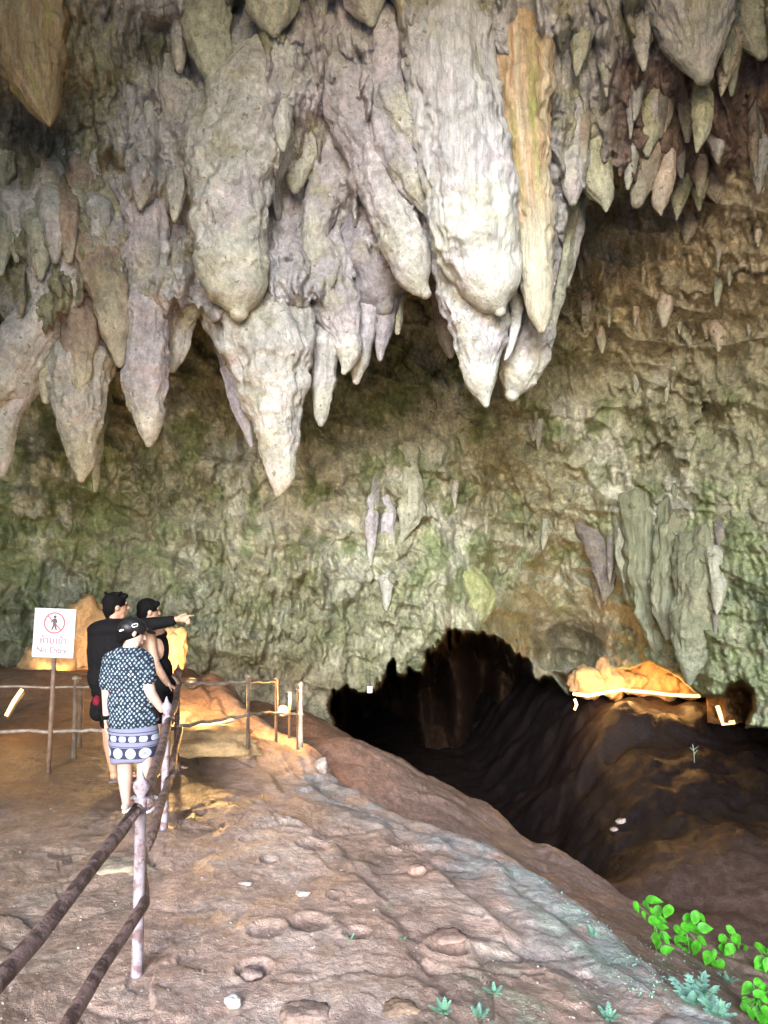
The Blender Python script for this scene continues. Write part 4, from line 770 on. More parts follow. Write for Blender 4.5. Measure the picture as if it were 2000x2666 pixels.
# ------------------------------------------------------------------ people: union of tapering limbs grown into one skin
class Body:
    def __init__(s): s.b = MB()
    def rc(s, a, ra, b, rb, n=18):
        a, b = Vector(a), Vector(b); ax = (b-a); L_ = ax.length; prof = []
        for k in range(7): q = -math.pi/2+math.pi/2*k/6; prof.append((max(ra*math.cos(q), 1e-4), ra*math.sin(q)))
        for k in range(1, 7): q = math.pi/2*k/6; prof.append((max(rb*math.cos(q), 1e-4), L_+rb*math.sin(q)))
        s.b.lathe(prof, a, n, axis=ax if L_ > 1e-6 else (0, 0, 1)); return s
    def chain(s, *pr):
        for (a, ra), (b, rb) in zip(pr[:-1], pr[1:]): s.rc(a, ra, b, rb)
        return s
    def ell(s, c, rx, ry, rz, rot=None):
        c = Vector(c); M_ = rot or Matrix.Identity(3); v = []; n, m = 20, 12
        for j in range(m+1):
            q = -math.pi/2+math.pi*j/m
            for i in range(n): t = 2*math.pi*i/n; v.append(c+M_@Vector((rx*max(math.cos(q), .01)*math.cos(t), ry*max(math.cos(q), .01)*math.sin(t), rz*math.sin(q))))
        s.b.add(v, [(j*n+i, j*n+(i+1) % n, (j+1)*n+(i+1) % n, (j+1)*n+i) for j in range(m) for i in range(n)]+[tuple(range(n))[::-1], tuple(m*n+i for i in range(n))]); return s
    def grow(s, name, m, parent, vox=.008, smooth=4, fac=.5):
        o = s.b.build('tmp', m, None); r = o.modifiers.new('r', 'REMESH'); r.mode = 'VOXEL'; r.voxel_size = vox; r.use_smooth_shade = True
        k = o.modifiers.new('s', 'SMOOTH'); k.factor = fac; k.iterations = smooth
        dg = bpy.context.evaluated_depsgraph_get(); me = bpy.data.meshes.new_from_object(o.evaluated_get(dg)); bpy.data.objects.remove(o)
        me.polygons.foreach_set('use_smooth', [True]*len(me.polygons)); q = link(name, me, None, parent)
        if not me.materials: me.materials.append(m)
        return q
    def hand(s, w_, fdir, palm_n, size=1., curl=.5, thumb_side=1):
        """palm, five fingers; palm_n points out of the palm"""
        w_ = Vector(w_); f = Vector(fdir).normalized(); n = Vector(palm_n); n = (n-f*n.dot(f)).normalized(); t = f.cross(n)*thumb_side; k = size*.01
        for o_ in (-2.6, -.9, .9, 2.6): s.rc(w_+t*o_*.5*k, 1.5*k, w_+f*8.2*k+t*o_*k, 1.15*k)
        for o_, l1, l2 in ((2.9, 3.6, 3.4), (1.0, 4.2, 3.9), (-.95, 3.9, 3.6), (-2.8, 3.0, 2.7)):
            a = w_+f*8.4*k+t*o_*k; c1 = curl*.8; b_ = a+(f*math.cos(c1)+n*math.sin(c1)+t*o_*.03)*l1*k; c2 = curl*1.9; c_ = b_+(f*math.cos(c2)+n*math.sin(c2))*l2*k
            s.chain((a, .95*k), (b_, .82*k), (c_, .68*k))
        a = w_+t*2.2*k+f*2.*k; b_ = a+(t*.75+f*.55+n*.3).normalized()*3.8*k; c_ = b_+(t*.35+f*.75+n*.45).normalized()*3.*k
        s.chain((a, 1.4*k), (b_, 1.0*k), (c_, .8*k)); return s
    def head(s, c, face, h=.22, up=(0, 0, 1)):
        """c = centre of the skull; face = looking direction"""
        c = Vector(c); y = Vector(face).normalized(); u_ = Vector(up); u_ = (u_-y*u_.dot(y)).normalized(); x = y.cross(u_); M_ = Matrix((x, y, u_)).transposed(); k = h/.22
        P = lambda a, b, e: c+M_@Vector((a*k, b*k, e*k))
        s.ell(P(0, -.012, .018), .074*k, .092*k, .090*k, M_); s.ell(P(0, .018, -.035), .060*k, .070*k, .075*k, M_); s.rc(P(-.025, .045, -.085), .024*k, P(.025, .045, -.085), .024*k)
        s.rc(P(0, .088, .012), .009*k, P(0, .108, -.022), .012*k); s.rc(P(-.012, .096, -.026), .008*k, P(.012, .096, -.026), .008*k)
        s.rc(P(-.035, .075, .028), .011*k, P(.035, .075, .028), .011*k); s.rc(P(-.018, .088, -.052), .007*k, P(.018, .088, -.052), .007*k); s.rc(P(-.015, .086, -.063), .008*k, P(.015, .086, -.063), .008*k)
        for q in (-1, 1): s.ell(P(q*.074, -.005, -.012), .008*k, .018*k, .030*k, M_)
        return P, M_, k
def eyes(P, k, parent, o_):
    for q in (-1, 1):
        b = MB(); b.lathe([(.001, -.009*k), (.007*k, -.006*k), (.0095*k, 0), (.007*k, .006*k), (.001, .009*k)], P(q*.03, .078, .008)-o_, 10); b.build('eye', M_EYE, parent)
M_EYE = mat('eye', (.03, .02, .02), .2)
def skinm(name, c): 
    m = noisy_mat(name, c, tuple(x*.88 for x in c), .5, 25, bump=.001); m.node_tree.nodes['Principled BSDF'].inputs['Subsurface Weight'].default_value = .08
    m.node_tree.nodes['Principled BSDF'].inputs['Subsurface Radius'].default_value = (.02, .008, .004); return m
def cloth(name, c, c2=None): return noisy_mat(name, c, c2 or tuple(x*1.5 for x in c), .85, 30, bump=.004, spec=.08)
M_SK1 = skinm('fair_skin', (.52, .33, .26)); M_SK2 = skinm('tan_skin', (.38, .21, .13)); M_SK3 = skinm('young_skin', (.44, .26, .17))
M_HAIR = cloth('black_hair', (.004, .0035, .0035)); M_BLK = cloth('black_cotton', (.006, .0055, .006)); M_BLK2 = cloth('black_twill', (.005, .0045, .005)); M_CAP = noisy_mat('black_cap', (.006, .006, .006), (.009, .009, .009), .5, 30, bump=.001)
M_MARK = mat('cap_mark', (.75, .78, .82), .4)
def zp(x, y, d): return at(50+.3014*x, 1500+.3014*y, d)
# ---- patterned cloth
def scale_cloth():
    m = mat('scale_print_cloth', (.02, .02, .03), .85, spec=.2); b = m.node_tree.nodes['Principled BSDF']; tc = N(m, 'ShaderNodeTexCoord')
    def vor(offx, offz, sx, sz):
        mp = N(m, 'ShaderNodeMapping'); mp.inputs['Rotation'].default_value = (0, R(45), 0); mp2 = N(m, 'ShaderNodeMapping'); mp2.inputs['Scale'].default_value = (sx, 0, sz); mp2.inputs['Location'].default_value = (offx, 0, offz)
        L(m, tc.outputs['Object'], mp2.inputs[0]); L(m, mp2.outputs[0], mp.inputs[0]); v = N(m, 'ShaderNodeTexVoronoi'); v.inputs['Randomness'].default_value = .3; v.inputs['Scale'].default_value = 1; L(m, mp.outputs[0], v.inputs['Vector']); return v
    v1 = vor(0, 0, 43, 36); r1 = ramp(m, v1.outputs['Distance'], [(.30, (1, 1, 1)), (.38, (0, 0, 0))])
    v2 = vor(.32, -.22, 43, 36); r2 = ramp(m, v2.outputs['Distance'], [(.16, (1, 1, 1)), (.24, (0, 0, 0))])
    n = noise_node(m, 6, 2); rc = ramp(m, n.outputs[0], [(.35, (.17, .23, .28)), (.65, (.30, .37, .44))])
    c = mixc(m, (.014, .018, .028), rc.outputs[0], r1.outputs[0]); c = mixc(m, c, (.02, .03, .045), r2.outputs[0]); L(m, c, b.inputs['Base Color'])
    n2 = noise_node(m, 9, 4); add_bump(m, b, [(n2.outputs[0], 1.)], dist=.035); return m
def band_cloth(z0):
    """grey-blue border print: strips and rows of pale discs; z0 = height of the hem in the mesh's own coordinates"""
    m = mat('border_print_cloth', (.3, .3, .36), .85, spec=.2); b = m.node_tree.nodes['Principled BSDF']; tc = N(m, 'ShaderNodeTexCoord'); sx = N(m, 'ShaderNodeSeparateXYZ'); L(m, tc.outputs['Object'], sx.inputs[0])
    def mth(op, a, b_=None):
        k = N(m, 'ShaderNodeMath'); k.operation = op
        for i, q in enumerate((a, b_)):
            if q is None: continue
            if hasattr(q, 'links'): L(m, q, k.inputs[i])
            else: k.inputs[i].default_value = q
        return k.outputs[0]
    z = mth('SUBTRACT', sx.outputs[2], z0); x = sx.outputs[0]
    def band(a, c): return mth('MULTIPLY', mth('GREATER_THAN', z, a), mth('LESS_THAN', z, c))
    def disc(zc, per, rad, ph):
        u_ = mth('SUBTRACT', mth('FRACT', mth('ADD', mth('DIVIDE', x, per), ph)), .5); u_ = mth('MULTIPLY', u_, per); w_ = mth('SUBTRACT', z, zc)
        return mth('LESS_THAN', mth('SQRT', mth('ADD', mth('MULTIPLY', u_, u_), mth('MULTIPLY', w_, w_))), rad)
    c = mixc(m, (.17, .17, .24), (.03, .03, .06), band(.035, .115)); c = mixc(m, c, (.36, .38, .46), disc(.075, .098, .038, .3)); c = mixc(m, c, (.24,.25,.32), mth('MULTIPLY', band(.035, .115), disc(.075, .098, .012, .3)))
    c = mixc(m, c, (.03, .03, .06), band(.155, .205)); c = mixc(m, c, (.38, .40, .45), mth('MULTIPLY', band(.16, .2), disc(.18, .075, .028, .1)))
    c = mixc(m, c, (.03, .03, .06), band(.121, .126)); c = mixc(m, c, (.03, .03, .06), band(.222, .228)); L(m, c, b.inputs['Base Color']); return m
# ---- woman in the printed outfit
W = 5.72; rt = Vector((zp(980, 2000, W).x, W, 0)); e = empty('person', rt)
tag(e, 'woman in black cap and scale-print shirt with disc-patterned skirt, leaning a hand on the rail', 'person')
def wp(x, y, dy=0): return zp(x, y, W+dy)-rt
zs = W*.3014/F   # metres in one unit of wp
bd = Body()
hc = wp(985, 492, .0)
P, M_, k = bd.head(hc, (.80, .45, -.28), .21, up=(-.35, 0, 1))
bd.chain((wp(975, 555, 0), .052), (wp(950, 640, -.0), .058)); bd.ell(wp(950, 680, .0), .15, .085, .06)
bd.ell(wp(950, 850, 0), .16, .10, .17); bd.ell(wp(960, 1080, 0), .145, .10, .15); bd.ell(wp(985, 1290, 0), .155, .115, .13)
bd.chain((wp(800, 720), .055), (wp(765, 900, .0), .048), (wp(757, 1010), .038), (wp(752, 1225, -.02), .024)); bd.hand(wp(750, 1228, -.02), (.05, .1, -1), (1, .1, 0), .88, .5, 1)
bd.chain((wp(1085, 740), .058), (wp(1100, 900, -.02), .052), (wp(1135, 1010, -.04), .042), (wp(1232, 1150, .0), .027)); bd.hand(wp(1232, 1150, .0), (.75, .35, -.42), (-.25, -.1, -1), .9, .55, 1)
for x0, x1, x2, x3, yy, dy in ((900, 912, 915, 925, 1990, -.02), (1075, 1085, 1080, 1118, 1985, -.10)):
    bd.chain((wp(x0, 1350), .085), (wp(x1, 1600, dy*.5), .058), (wp(x2, 1740, dy), .054), (wp(x3-2, 1945, dy), .030)); an = wp(x3, 1968, dy)
    bd.chain((an+Vector((0, .03, 0)), .033), (an+Vector((.0, -.03, -.012)), .028)); bd.chain((an+Vector((.005, .04, -.018)), .03), (an+Vector((.008, .15, -.033)), .022), (an+Vector((.01, .19, -.036)), .018))
    for t_ in range(5): bd.rc(an+Vector((-.012+.016*t_, .18, -.038)), .009, an+Vector((-.012+.017*t_, .215-.006*t_, -.042)), .007)
body = bd.grow('body', M_SK1, e, .0065, 3)
eyes(P, k, body, Vector((0, 0, 0)))
s_ = Body(); s_.ell(wp(948, 700), .165, .105, .085); s_.ell(wp(945, 850), .192, .125, .19); s_.ell(wp(965, 1080), .178, .125, .20); s_.ell(wp(990, 1235), .192, .135, .12)
s_.chain((wp(805, 730), .075), (wp(768, 900), .070)); s_.rc(wp(768, 900), .070, wp(765, 925), .062); s_.chain((wp(1078, 745), .078), (wp(1105, 865, -.02), .072), (wp(1112, 885, -.02), .066)); s_.chain((wp(960, 640), .060), (wp(950, 690), .085))
s_.grow('shirt', scale_cloth(), e, .0085, 5)
hem = wp(1000, 1585).z
s_ = MB(); nseg = 40; rows_ = [(1290, 985, .180, .13), (1320, 988, .186, .135), (1420, 992, .190, .14), (1500, 992, .185, .14), (1570, 990, .176, .135), (1586, 990, .172, .13), (1580, 990, .164, .122), (1480, 990, .165, .12)]
v = []
for j, (y, x, rx, ry) in enumerate(rows_):
    c = wp(x, y); amp = .0+.010*(j > 1)
    for i in range(nseg): t = 2*math.pi*i/nseg; w_ = 1+amp*6*math.sin(t*5+.6)*min(j, 5)/9; v.append(c+Vector((rx*w_*math.cos(t), ry*w_*math.sin(t), (.006*math.sin(t*3) if j > 3 else 0)+.010*math.cos(t))))
s_.add(v, [(j*nseg+i, j*nseg+(i+1) % nseg, (j+1)*nseg+(i+1) % nseg, (j+1)*nseg+i) for j in range(len(rows_)-1) for i in range(nseg)]+[tuple(range(nseg))])
s_.build('skirt', band_cloth(hem), e)
# hair and cap
h_ = Body(); h_.ell(P(0, -.02, .012), .081*k, .092*k, .088*k, M_); h_.chain((P(0, -.085, -.03), .04), (P(0, -.08, -.075), .03)); h_.grow('hair', M_HAIR, e, .006, 3)
c_ = Body(); c_.ell(P(0, -.012, .045), .094*k, .112*k, .080*k, M_); c_.ell(P(0, -.045, .028), .092*k, .085*k, .068*k, M_); c_.chain((P(-.05, .09, .052), .012), (P(0, .165, .040), .012), (P(.05, .09, .052), .012)); c_.rc(P(0, .09, .058), .02, P(0, .15, .045), .014)
cap = c_.grow('cap', M_CAP, e, .006, 2)
def arcmark(parent, org, ux, uz, r, a0, a1, w_, name='cap_emblem', m=M_MARK):
    b = MB(); pts = [Vector(org)+ux*r*math.cos(a0+(a1-a0)*i/10)+uz*r*math.sin(a0+(a1-a0)*i/10) for i in range(11)]; b.tube(pts, w_, 6); return b
mb = MB(); o1 = P(.066, .03, .088); ux, uz = (M_@Vector((-.15, .85, .2))).normalized(), (M_@Vector((-.55, -.1, .8))).normalized()
o1 = wp(1000, 425, -.098); ux, uz = Vector((.95, .1, .25)).normalized(), Vector((-.25, .2, .93)).normalized()
for sg in (-1, 1):
    pts = [o1+ux*(sg*.008+sg*.013*math.cos(a))+uz*.012*math.sin(a) for a in [R(-140)+R(280)*i/10 for i in range(11)]]; mb.tube([Vector(p) for p in pts], .0028, 6)
em = mb.build('emblem', M_MARK, cap)
mb = MB(); o2 = wp(885, 470, -.10); mb.tube([o2-ux*.016, o2+ux*.004+uz*.004, o2+ux*.017], [.006, .008, .005], 8); mb.tube([o2-ux*.004-uz*.006, o2+ux*.006+uz*.010], .004, 6); mb.build('buckle', M_MARK, cap)
# bracelet, sandals
b = MB(); c0 = wp(755, 1205, -.02); b.tube([c0+Vector((.034*math.cos(a), .034*math.sin(a), .006*math.sin(a))) for a in [2*math.pi*i/14 for i in range(15)]], .010, 8, caps=False); c1 = wp(752, 1232, -.02); b.tube([c1+Vector((.031*math.cos(a), .031*math.sin(a), -.004*math.sin(a))) for a in [2*math.pi*i/14 for i in range(15)]], .007, 8, caps=False); b.build('bracelet', M_BLK, e)
M_SAND = mat('white_sandal', (.75, .77, .82), .5); M_SAND2 = mat('dark_sandal', (.08, .06, .055), .6)
def sandal(parent, an, m, toe=(.02, .19)):
    b = MB(); t = Vector((toe[0], toe[1], 0)); n = 24; pl = []
    d_ = t.normalized(); sdir = Vector((d_.y, -d_.x, 0)); c = an+t*.42+Vector((0, 0, -.055)); hl = .125
    for i in range(n): a = 2*math.pi*i/n; pl.append(c+d_*hl*math.cos(a)+sdir*(.042+.006*math.cos(a))*math.sin(a))
    b.add(pl+[p+Vector((0, 0, .024)) for p in pl], [tuple(range(n))[::-1], tuple(range(n, 2*n))]+[(i, (i+1) % n, n+(i+1) % n, n+i) for i in range(n)])
    q = b.build('sandal', m, parent); s2 = MB(); s2.tube([c+d_*.03-sdir*.045, c+d_*.045-sdir*.025+Vector((0, 0, .055)), c+d_*.05+Vector((0, 0, .065)), c+d_*.045+sdir*.025+Vector((0, 0, .055)), c+d_*.03+sdir*.045], [.008, .014, .016, .014, .008], 8); s2.build('strap', m, q); return q
sandal(e, wp(925, 1968, -.02), M_SAND); sandal(e, wp(1118, 1968, -.10), M_SAND, (.01, .19))
# ---- man pointing
W2 = 6.5; rt2 = Vector((zp(810, 1700, W2).x, W2, 0)); e2_ = empty('person', rt2); tag(e2_, 'man in long-sleeved black shirt pointing into the cave with outstretched arm', 'person')
def mp_(x, y, dy=0): return zp(x, y, W2+dy)-rt2
bd = Body(); P, M_, k = bd.head(mp_(840, 258), (.86, .5, .0), .225)
bd.chain((mp_(825, 330), .058), (mp_(815, 410), .065)); bd.ell(mp_(800, 450), .19, .10, .07); bd.ell(mp_(790, 620), .17, .11, .2); bd.ell(mp_(790, 820), .15, .11, .16); bd.ell(mp_(800, 980), .16, .12, .12)
bd.chain((mp_(665, 470), .06), (mp_(655, 720), .045), (mp_(665, 900, -.02), .035), (mp_(695, 1030, -.03), .028)); bd.hand(mp_(697, 1035, -.03), (.2, 0, -1), (.9, .3, 0), 1., .6, 1)
bd.chain((mp_(935, 440), .062), (mp_(1130, 415, .08), .05), (mp_(1240, 400, .10), .04), (mp_(1365, 372, .10), .027))
w_ = mp_(1362, 372, .10); k_ = .0095       # pointing hand: index out, the others folded
for o_ in (-2.4, -.8, .8, 2.4): bd.rc(w_+Vector((0, 0, o_*.5*k_)), 1.4*k_, w_+Vector((7.8*k_, 0, o_*k_+.5*k_)), 1.15*k_)
bd.chain((w_+Vector((8*k_, 0, 2.8*k_)), .95*k_), (w_+Vector((12*k_, -.2*k_, 3.2*k_)), .8*k_), (w_+Vector((16*k_, -.4*k_, 3.6*k_)), .65*k_))
for o_, ll in ((1., 1.), (-.7, .95), (-2.3, .8)): bd.chain((w_+Vector((8*k_, 0, o_*k_)), .95*k_), (w_+Vector((11.6*k_*1, -.8*k_, (o_-.6)*k_)), .85*k_), (w_+Vector((12.6*k_, -2.6*k_, (o_-1.6)*k_))*1., .8*k_), (w_+Vector((10.2*k_, -3.4*k_, (o_-1.8)*k_)), .72*k_))
bd.chain((w_+Vector((2*k_, -.5*k_, 2.2*k_)), 1.3*k_), (w_+Vector((5.5*k_, -1.2*k_, 4.4*k_)), 1.*k_), (w_+Vector((9*k_, -1.6*k_, 4.8*k_)), .8*k_))
for x0, x1, x2, yy, dy in ((770, 785, 820, 1725, 0), (880, 890, 900, 1730, .08)):
    bd.chain((mp_(x0+10, 1060, dy), .09), (mp_(x1-5, 1330, dy), .060), (mp_(x1, 1450, dy), .056), (mp_(x2, 1700, dy), .032)); an = mp_(x2, 1722, dy); bd.chain((an, .035), (an+Vector((.09, .09, -.03)), .026), (an+Vector((.13, .13, -.034)), .02))
    for t_ in range(5): bd.rc(an+Vector((.10+.012*t_, .14-.010*t_, -.034)), .009, an+Vector((.125+.012*t_, .165-.010*t_, -.038)), .007)
b2 = bd.grow('body', M_SK2, e2_, .0068, 3); eyes(P, k, b2, Vector((0, 0, 0)))
s_ = Body(); s_.ell(mp_(800, 462), .215, .125, .095); s_.ell(mp_(785, 640), .20, .135, .24); s_.ell(mp_(785, 860), .195, .14, .19); s_.chain((mp_(818, 385), .066), (mp_(812, 430), .08))
s_.chain((mp_(672, 480), .08), (mp_(655, 720), .064), (mp_(662, 900, -.02), .052), (mp_(684, 980, -.03), .046)); s_.chain((mp_(930, 445), .078), (mp_(1130, 415, .08), .062), (mp_(1240, 400, .10), .054), (mp_(1318, 388, .10), .048))
s_.grow('shirt', M_BLK, e2_, .009, 5)
s_ = Body(); s_.ell(mp_(800, 990), .175, .135, .12); s_.chain((mp_(785, 1020), .10), (mp_(782, 1250), .085)); s_.chain((mp_(870, 1020, .05), .10), (mp_(885, 1260, .08), .085)); s_.grow('shorts', M_BLK2, e2_, .009, 4)
h_ = Body(); h_.ell(P(0, -.018, .034), .084*k, .100*k, .088*k, M_); h_.ell(P(0, -.05, .0), .078*k, .062*k, .085*k, M_); h_.chain((P(-.04, .06, .085), .025), (P(.04, .065, .085), .025)); h_.chain((P(0, -.07, -.03), .045), (P(0, -.06, -.085), .03))
for q in range(16): a = q*.7; h_.rc(P(.05*math.cos(a), .06*math.sin(a)-.02, .09), .022, P(.075*math.cos(a+.3), .085*math.sin(a+.3)-.01, .118-.02*(q % 3)), .009)
h_.grow('hair', M_HAIR, e2_, .0065, 2)
for an, dy in ((mp_(820, 1722), 0), (mp_(900, 1722, .08), .08)): sandal(e2_, an+Vector((.0, 0, -.006)), M_SAND2, (.13, .13))
# bag held low at his side
bc = mp_(680, 1130, -.1)+rt2; bg_ = empty('shoulder_bag', bc); tag(bg_, 'dark bag with a red panel hanging low beside the man in black', 'bag')
s_ = Body(); s_.ell((0, 0, 0), .065, .05, .11); s_.ell((0, 0, -.04), .07, .055, .08); s_.grow('pouch', M_BLK2, bg_, .008, 3)
s_ = Body(); s_.ell((.0, -.03, .055), .034, .025, .05); s_.grow('red_panel', cloth('red_cloth', (.10, .008, .015)), bg_, .008, 2)
b = MB(); b.tube([Vector((-.04, 0, .09)), Vector((-.03, .02, .18)), Vector((.0, .04, .22)), Vector((.03, .03, .17)), Vector((.04, 0, .09))], .008, 8); b.build('strap', M_BLK2, bg_)
# ---- youth leaning on the rail
W3 = 6.85; rt3 = Vector((zp(1190, 1690, W3).x, W3, 0)); e3 = empty('person', rt3); tag(e3, 'black-haired youth in dark sleeveless top resting a bare arm on the rail', 'person')
def yp(x, y, dy=0): return zp(x, y, W3+dy)-rt3
bd = Body(); P, M_, k = bd.head(yp(1118, 300), (.84, .53, -.05), .215)
bd.chain((yp(1105, 365), .05), (yp(1110, 440), .055)); bd.ell(yp(1135, 490, .05), .14, .09, .06); bd.ell(yp(1150, 640, .05), .13, .095, .17); bd.ell(yp(1175, 820, .05), .125, .095, .13); bd.ell(yp(1195, 930, .05), .14, .11, .11)
bd.chain((yp(1128, 500, -.03), .052), (yp(1150, 640, -.06), .044), (yp(1180, 760, -.08), .040), (yp(1245, 870, -.06), .034), (yp(1285, 930, -.03), .026)); bd.hand(yp(1287, 932, -.03), (.72, .1, -.45), (-.45, -.1, -.9), .95, .35, -1)
bd.chain((yp(1215, 520, .12), .045), (yp(1240, 700, .2), .036), (yp(1300, 850, .12), .028)); bd.hand(yp(1300, 852, .12), (.7, 0, -.5), (-.4, 0, -.9), .95, .5, 1)
for x0, x1, x2, dy in ((1170, 1185, 1180, .02), (1240, 1262, 1270, .14)):
    bd.chain((yp(x0, 1010, dy), .085), (yp(x1, 1270, dy), .056), (yp(x1, 1400, dy), .052), (yp(x2, 1640, dy), .030)); an = yp(x2, 1655, dy); bd.chain((an, .033), (an+Vector((.08, .09, -.025)), .025), (an+Vector((.12, .13, -.03)), .018))
    for t_ in range(5): bd.rc(an+Vector((.09+.012*t_, .14-.010*t_, -.03)), .009, an+Vector((.115+.012*t_, .165-.010*t_, -.034)), .007)
b3 = bd.grow('body', M_SK3, e3, .0068, 3); eyes(P, k, b3, Vector((0, 0, 0)))
s_ = Body(); s_.ell(yp(1165, 500, .07), .125, .10, .06); s_.ell(yp(1170, 640, .08), .135, .11, .2); s_.ell(yp(1190, 820, .07), .145, .115, .16); s_.grow('vest', M_BLK2, e3, .009, 4)
s_ = Body(); s_.ell(yp(1205, 940, .05), .155, .125, .11); s_.chain((yp(1185, 980, .02), .095), (yp(1190, 1210, .02), .082)); s_.chain((yp(1245, 980, .12), .095), (yp(1262, 1210, .14), .082)); s_.grow('shorts', M_BLK, e3, .009, 4)
h_ = Body(); h_.ell(P(0, -.015, .036), .084*k, .100*k, .086*k, M_); h_.ell(P(0, -.05, .0), .078*k, .058*k, .080*k, M_); h_.chain((P(-.05, .06, .07), .028), (P(.05, .062, .07), .028)); h_.chain((P(0, -.07, -.03), .04), (P(0, -.06, -.075), .028)); h_.grow('hair', M_HAIR, e3, .0065, 2)
for x2, dy in ((1180, .02), (1270, .14)): sandal(e3, yp(x2, 1655, dy)+Vector((0, 0, .0)), M_SAND2, (.12, .13))
# ------------------------------------------------------------------ plants
def leaf_mat(name, c, trans=.35, rough=.45):
    m = mat(name, c, rough); nt = m.node_tree; b = nt.nodes['Principled BSDF']; out = nt.nodes['Material Output']
    n = noise_node(m, 22, 3); r = ramp(m, n.outputs[0], [(.36, tuple(x*.5 for x in c)), (.64, tuple(min(1, x*1.15) for x in c))]); L(m, r.outputs[0], b.inputs['Base Color'])
    t = N(m, 'ShaderNodeBsdfTranslucent'); t.inputs[0].default_value = (*c, 1); mx = N(m, 'ShaderNodeMixShader'); mx.inputs[0].default_value = trans
    L(m, b.outputs[0], mx.inputs[1]); L(m, t.outputs[0], mx.inputs[2]); L(m, mx.outputs[0], out.inputs[0]); return m
M_LEAF = leaf_mat('bright_leaf', (.13, .52, .025)); M_TEAL = leaf_mat('pale_fern_leaf', (.27, .48, .37)); M_STEM = mat('green_stem', (.12, .3, .05), .5)
def leaf(b, base, d, nrm, L_, W_, heart=True):
    d = d.normalized(); nrm = (nrm-d*nrm.dot(d)).normalized(); s = d.cross(nrm)
    prof = [(0, .04), (.08, .32), (.22, .48), (.38, .5), (.56, .42), (.74, .25), (.88, .10), (1, .0)] if heart else [(0, .03), (.2, .3), (.45, .42), (.7, .3), (1, 0)]
    v = []; 
    for t, w_ in prof:
        c = base+d*(L_*t)-nrm*(L_*.16*t*t); v += [c-s*w_*W_+nrm*W_*.10*w_*2, c, c+s*w_*W_+nrm*W_*.10*w_*2]
    f = []
    for k in range(len(prof)-1): f += [(3*k, 3*k+1, 3*k+4, 3*k+3), (3*k+1, 3*k+2, 3*k+5, 3*k+4)]
    b.add(v, f)
def creeper(label, leaves, d, root_px, seed):
    rg = random.Random(seed); um = sum(q[0] for q in leaves)/len(leaves); vm = max(q[1] for q in leaves); rp = on_ground(um, vm+6); d = rp.y; e = empty('broad_leaf_plant', rp); tag(e, label, 'plant', 'bright green plants on the ridge')
    lv = MB(); stems = []
    for (u, v, s_) in leaves:
        p = at(u, v, d+rg.uniform(-.10, .10))-rp; L_ = s_*pxm(d)
        to = (CAM-(p+rp)).normalized(); nrm = (to+Vector((rg.uniform(-.9, .9), rg.uniform(-.3, .3), rg.uniform(-.1, 1.1)))).normalized()
        ang = rg.uniform(-2.4, .6); dr_ = Vector((math.cos(ang)*1., rg.uniform(-.4, .1), math.sin(ang)-.2))
        leaf(lv, p-dr_.normalized()*L_*.4, dr_, nrm, L_*1.05, L_*rg.uniform(.55, .78)); stems.append(p-dr_.normalized()*L_*.4)
    o = lv.build('foliage', M_LEAF, e)
    st = MB(); prev = Vector((0, 0, -.02))
    hub = sum(stems, Vector())/len(stems); st.tube([prev, hub*.5+Vector((.0, 0, .01)), hub], [.006, .004, .003], 6)
    for p in stems: st.tube([hub, hub.lerp(p, .5)+Vector((0, 0, .008)), p], .0022, 5)
    st.build('stem', M_STEM, e); return e
Z8 = lambda L_: [(1100+x*.5425, 1966+y*.5425, s*.5425) for x, y, s in L_]
creeper('largest bright green leafy plant, trailing down the ridge furthest from the corner', Z8([(1025, 725, 55), (1072, 715, 48), (1105, 695, 78), (1062, 765, 42), (1130, 750, 70), (1178, 745, 72), (1112, 795, 66), (1145, 820, 60), (1122, 880, 62), (1160, 865, 56), (1168, 935, 64), (1100, 745, 40), (1135, 905, 40), (1152, 790, 45), (1172, 890, 38)]), 3.95, (1720, 2470), 1)
creeper('bright green plant with a star-like whorl of overlapping leaves', Z8([(1280, 790, 80), (1310, 775, 70), (1345, 790, 78), (1350, 830, 70), (1300, 830, 80), (1265, 825, 60), (1230, 840, 66), (1240, 880, 48), (1275, 895, 74), (1312, 920, 76), (1340, 890, 60), (1222, 885, 40), (1232, 915, 32), (1262, 940, 40)]), 3.75, (1810, 2470), 2)
creeper('small bright green plant with round leaves on a thin stalk, nearer the corner', Z8([(1480, 840, 62), (1440, 880, 62), (1505, 880, 66), (1475, 930, 68), (1515, 915, 48), (1550, 928, 40), (1437, 925, 44), (1533, 962, 32), (1500, 940, 36)]), 3.6, (1900, 2500), 3)
creeper('lowest-growing four-leaved bright green sprig between two larger plants', Z8([(1370, 968, 66), (1400, 950, 50), (1408, 1005, 60), (1432, 1000, 52), (1385, 990, 40)]), 3.55, (1858, 2525), 4)
creeper('bright green plant cut by the picture edge, upper of the two there', Z8([(1630, 930, 100), (1612, 990, 66), (1625, 1030, 70), (1655, 1000, 60), (1680, 960, 80), (1690, 1030, 70)]), 3.4, (1990, 2530), 5)
creeper('bright green plant cut by the picture edge, in the very corner', Z8([(1562, 1115, 74), (1555, 1180, 56), (1548, 1210, 54), (1610, 1090, 56), (1612, 1145, 60), (1635, 1120, 58), (1605, 1190, 70), (1640, 1170, 56), (1612, 1235, 70), (1578, 1240, 50), (1650, 1230, 60), (1635, 1270, 66), (1660, 1285, 60), (1690, 1140, 70), (1700, 1220, 70)]), 3.15, (1985, 2660), 6)
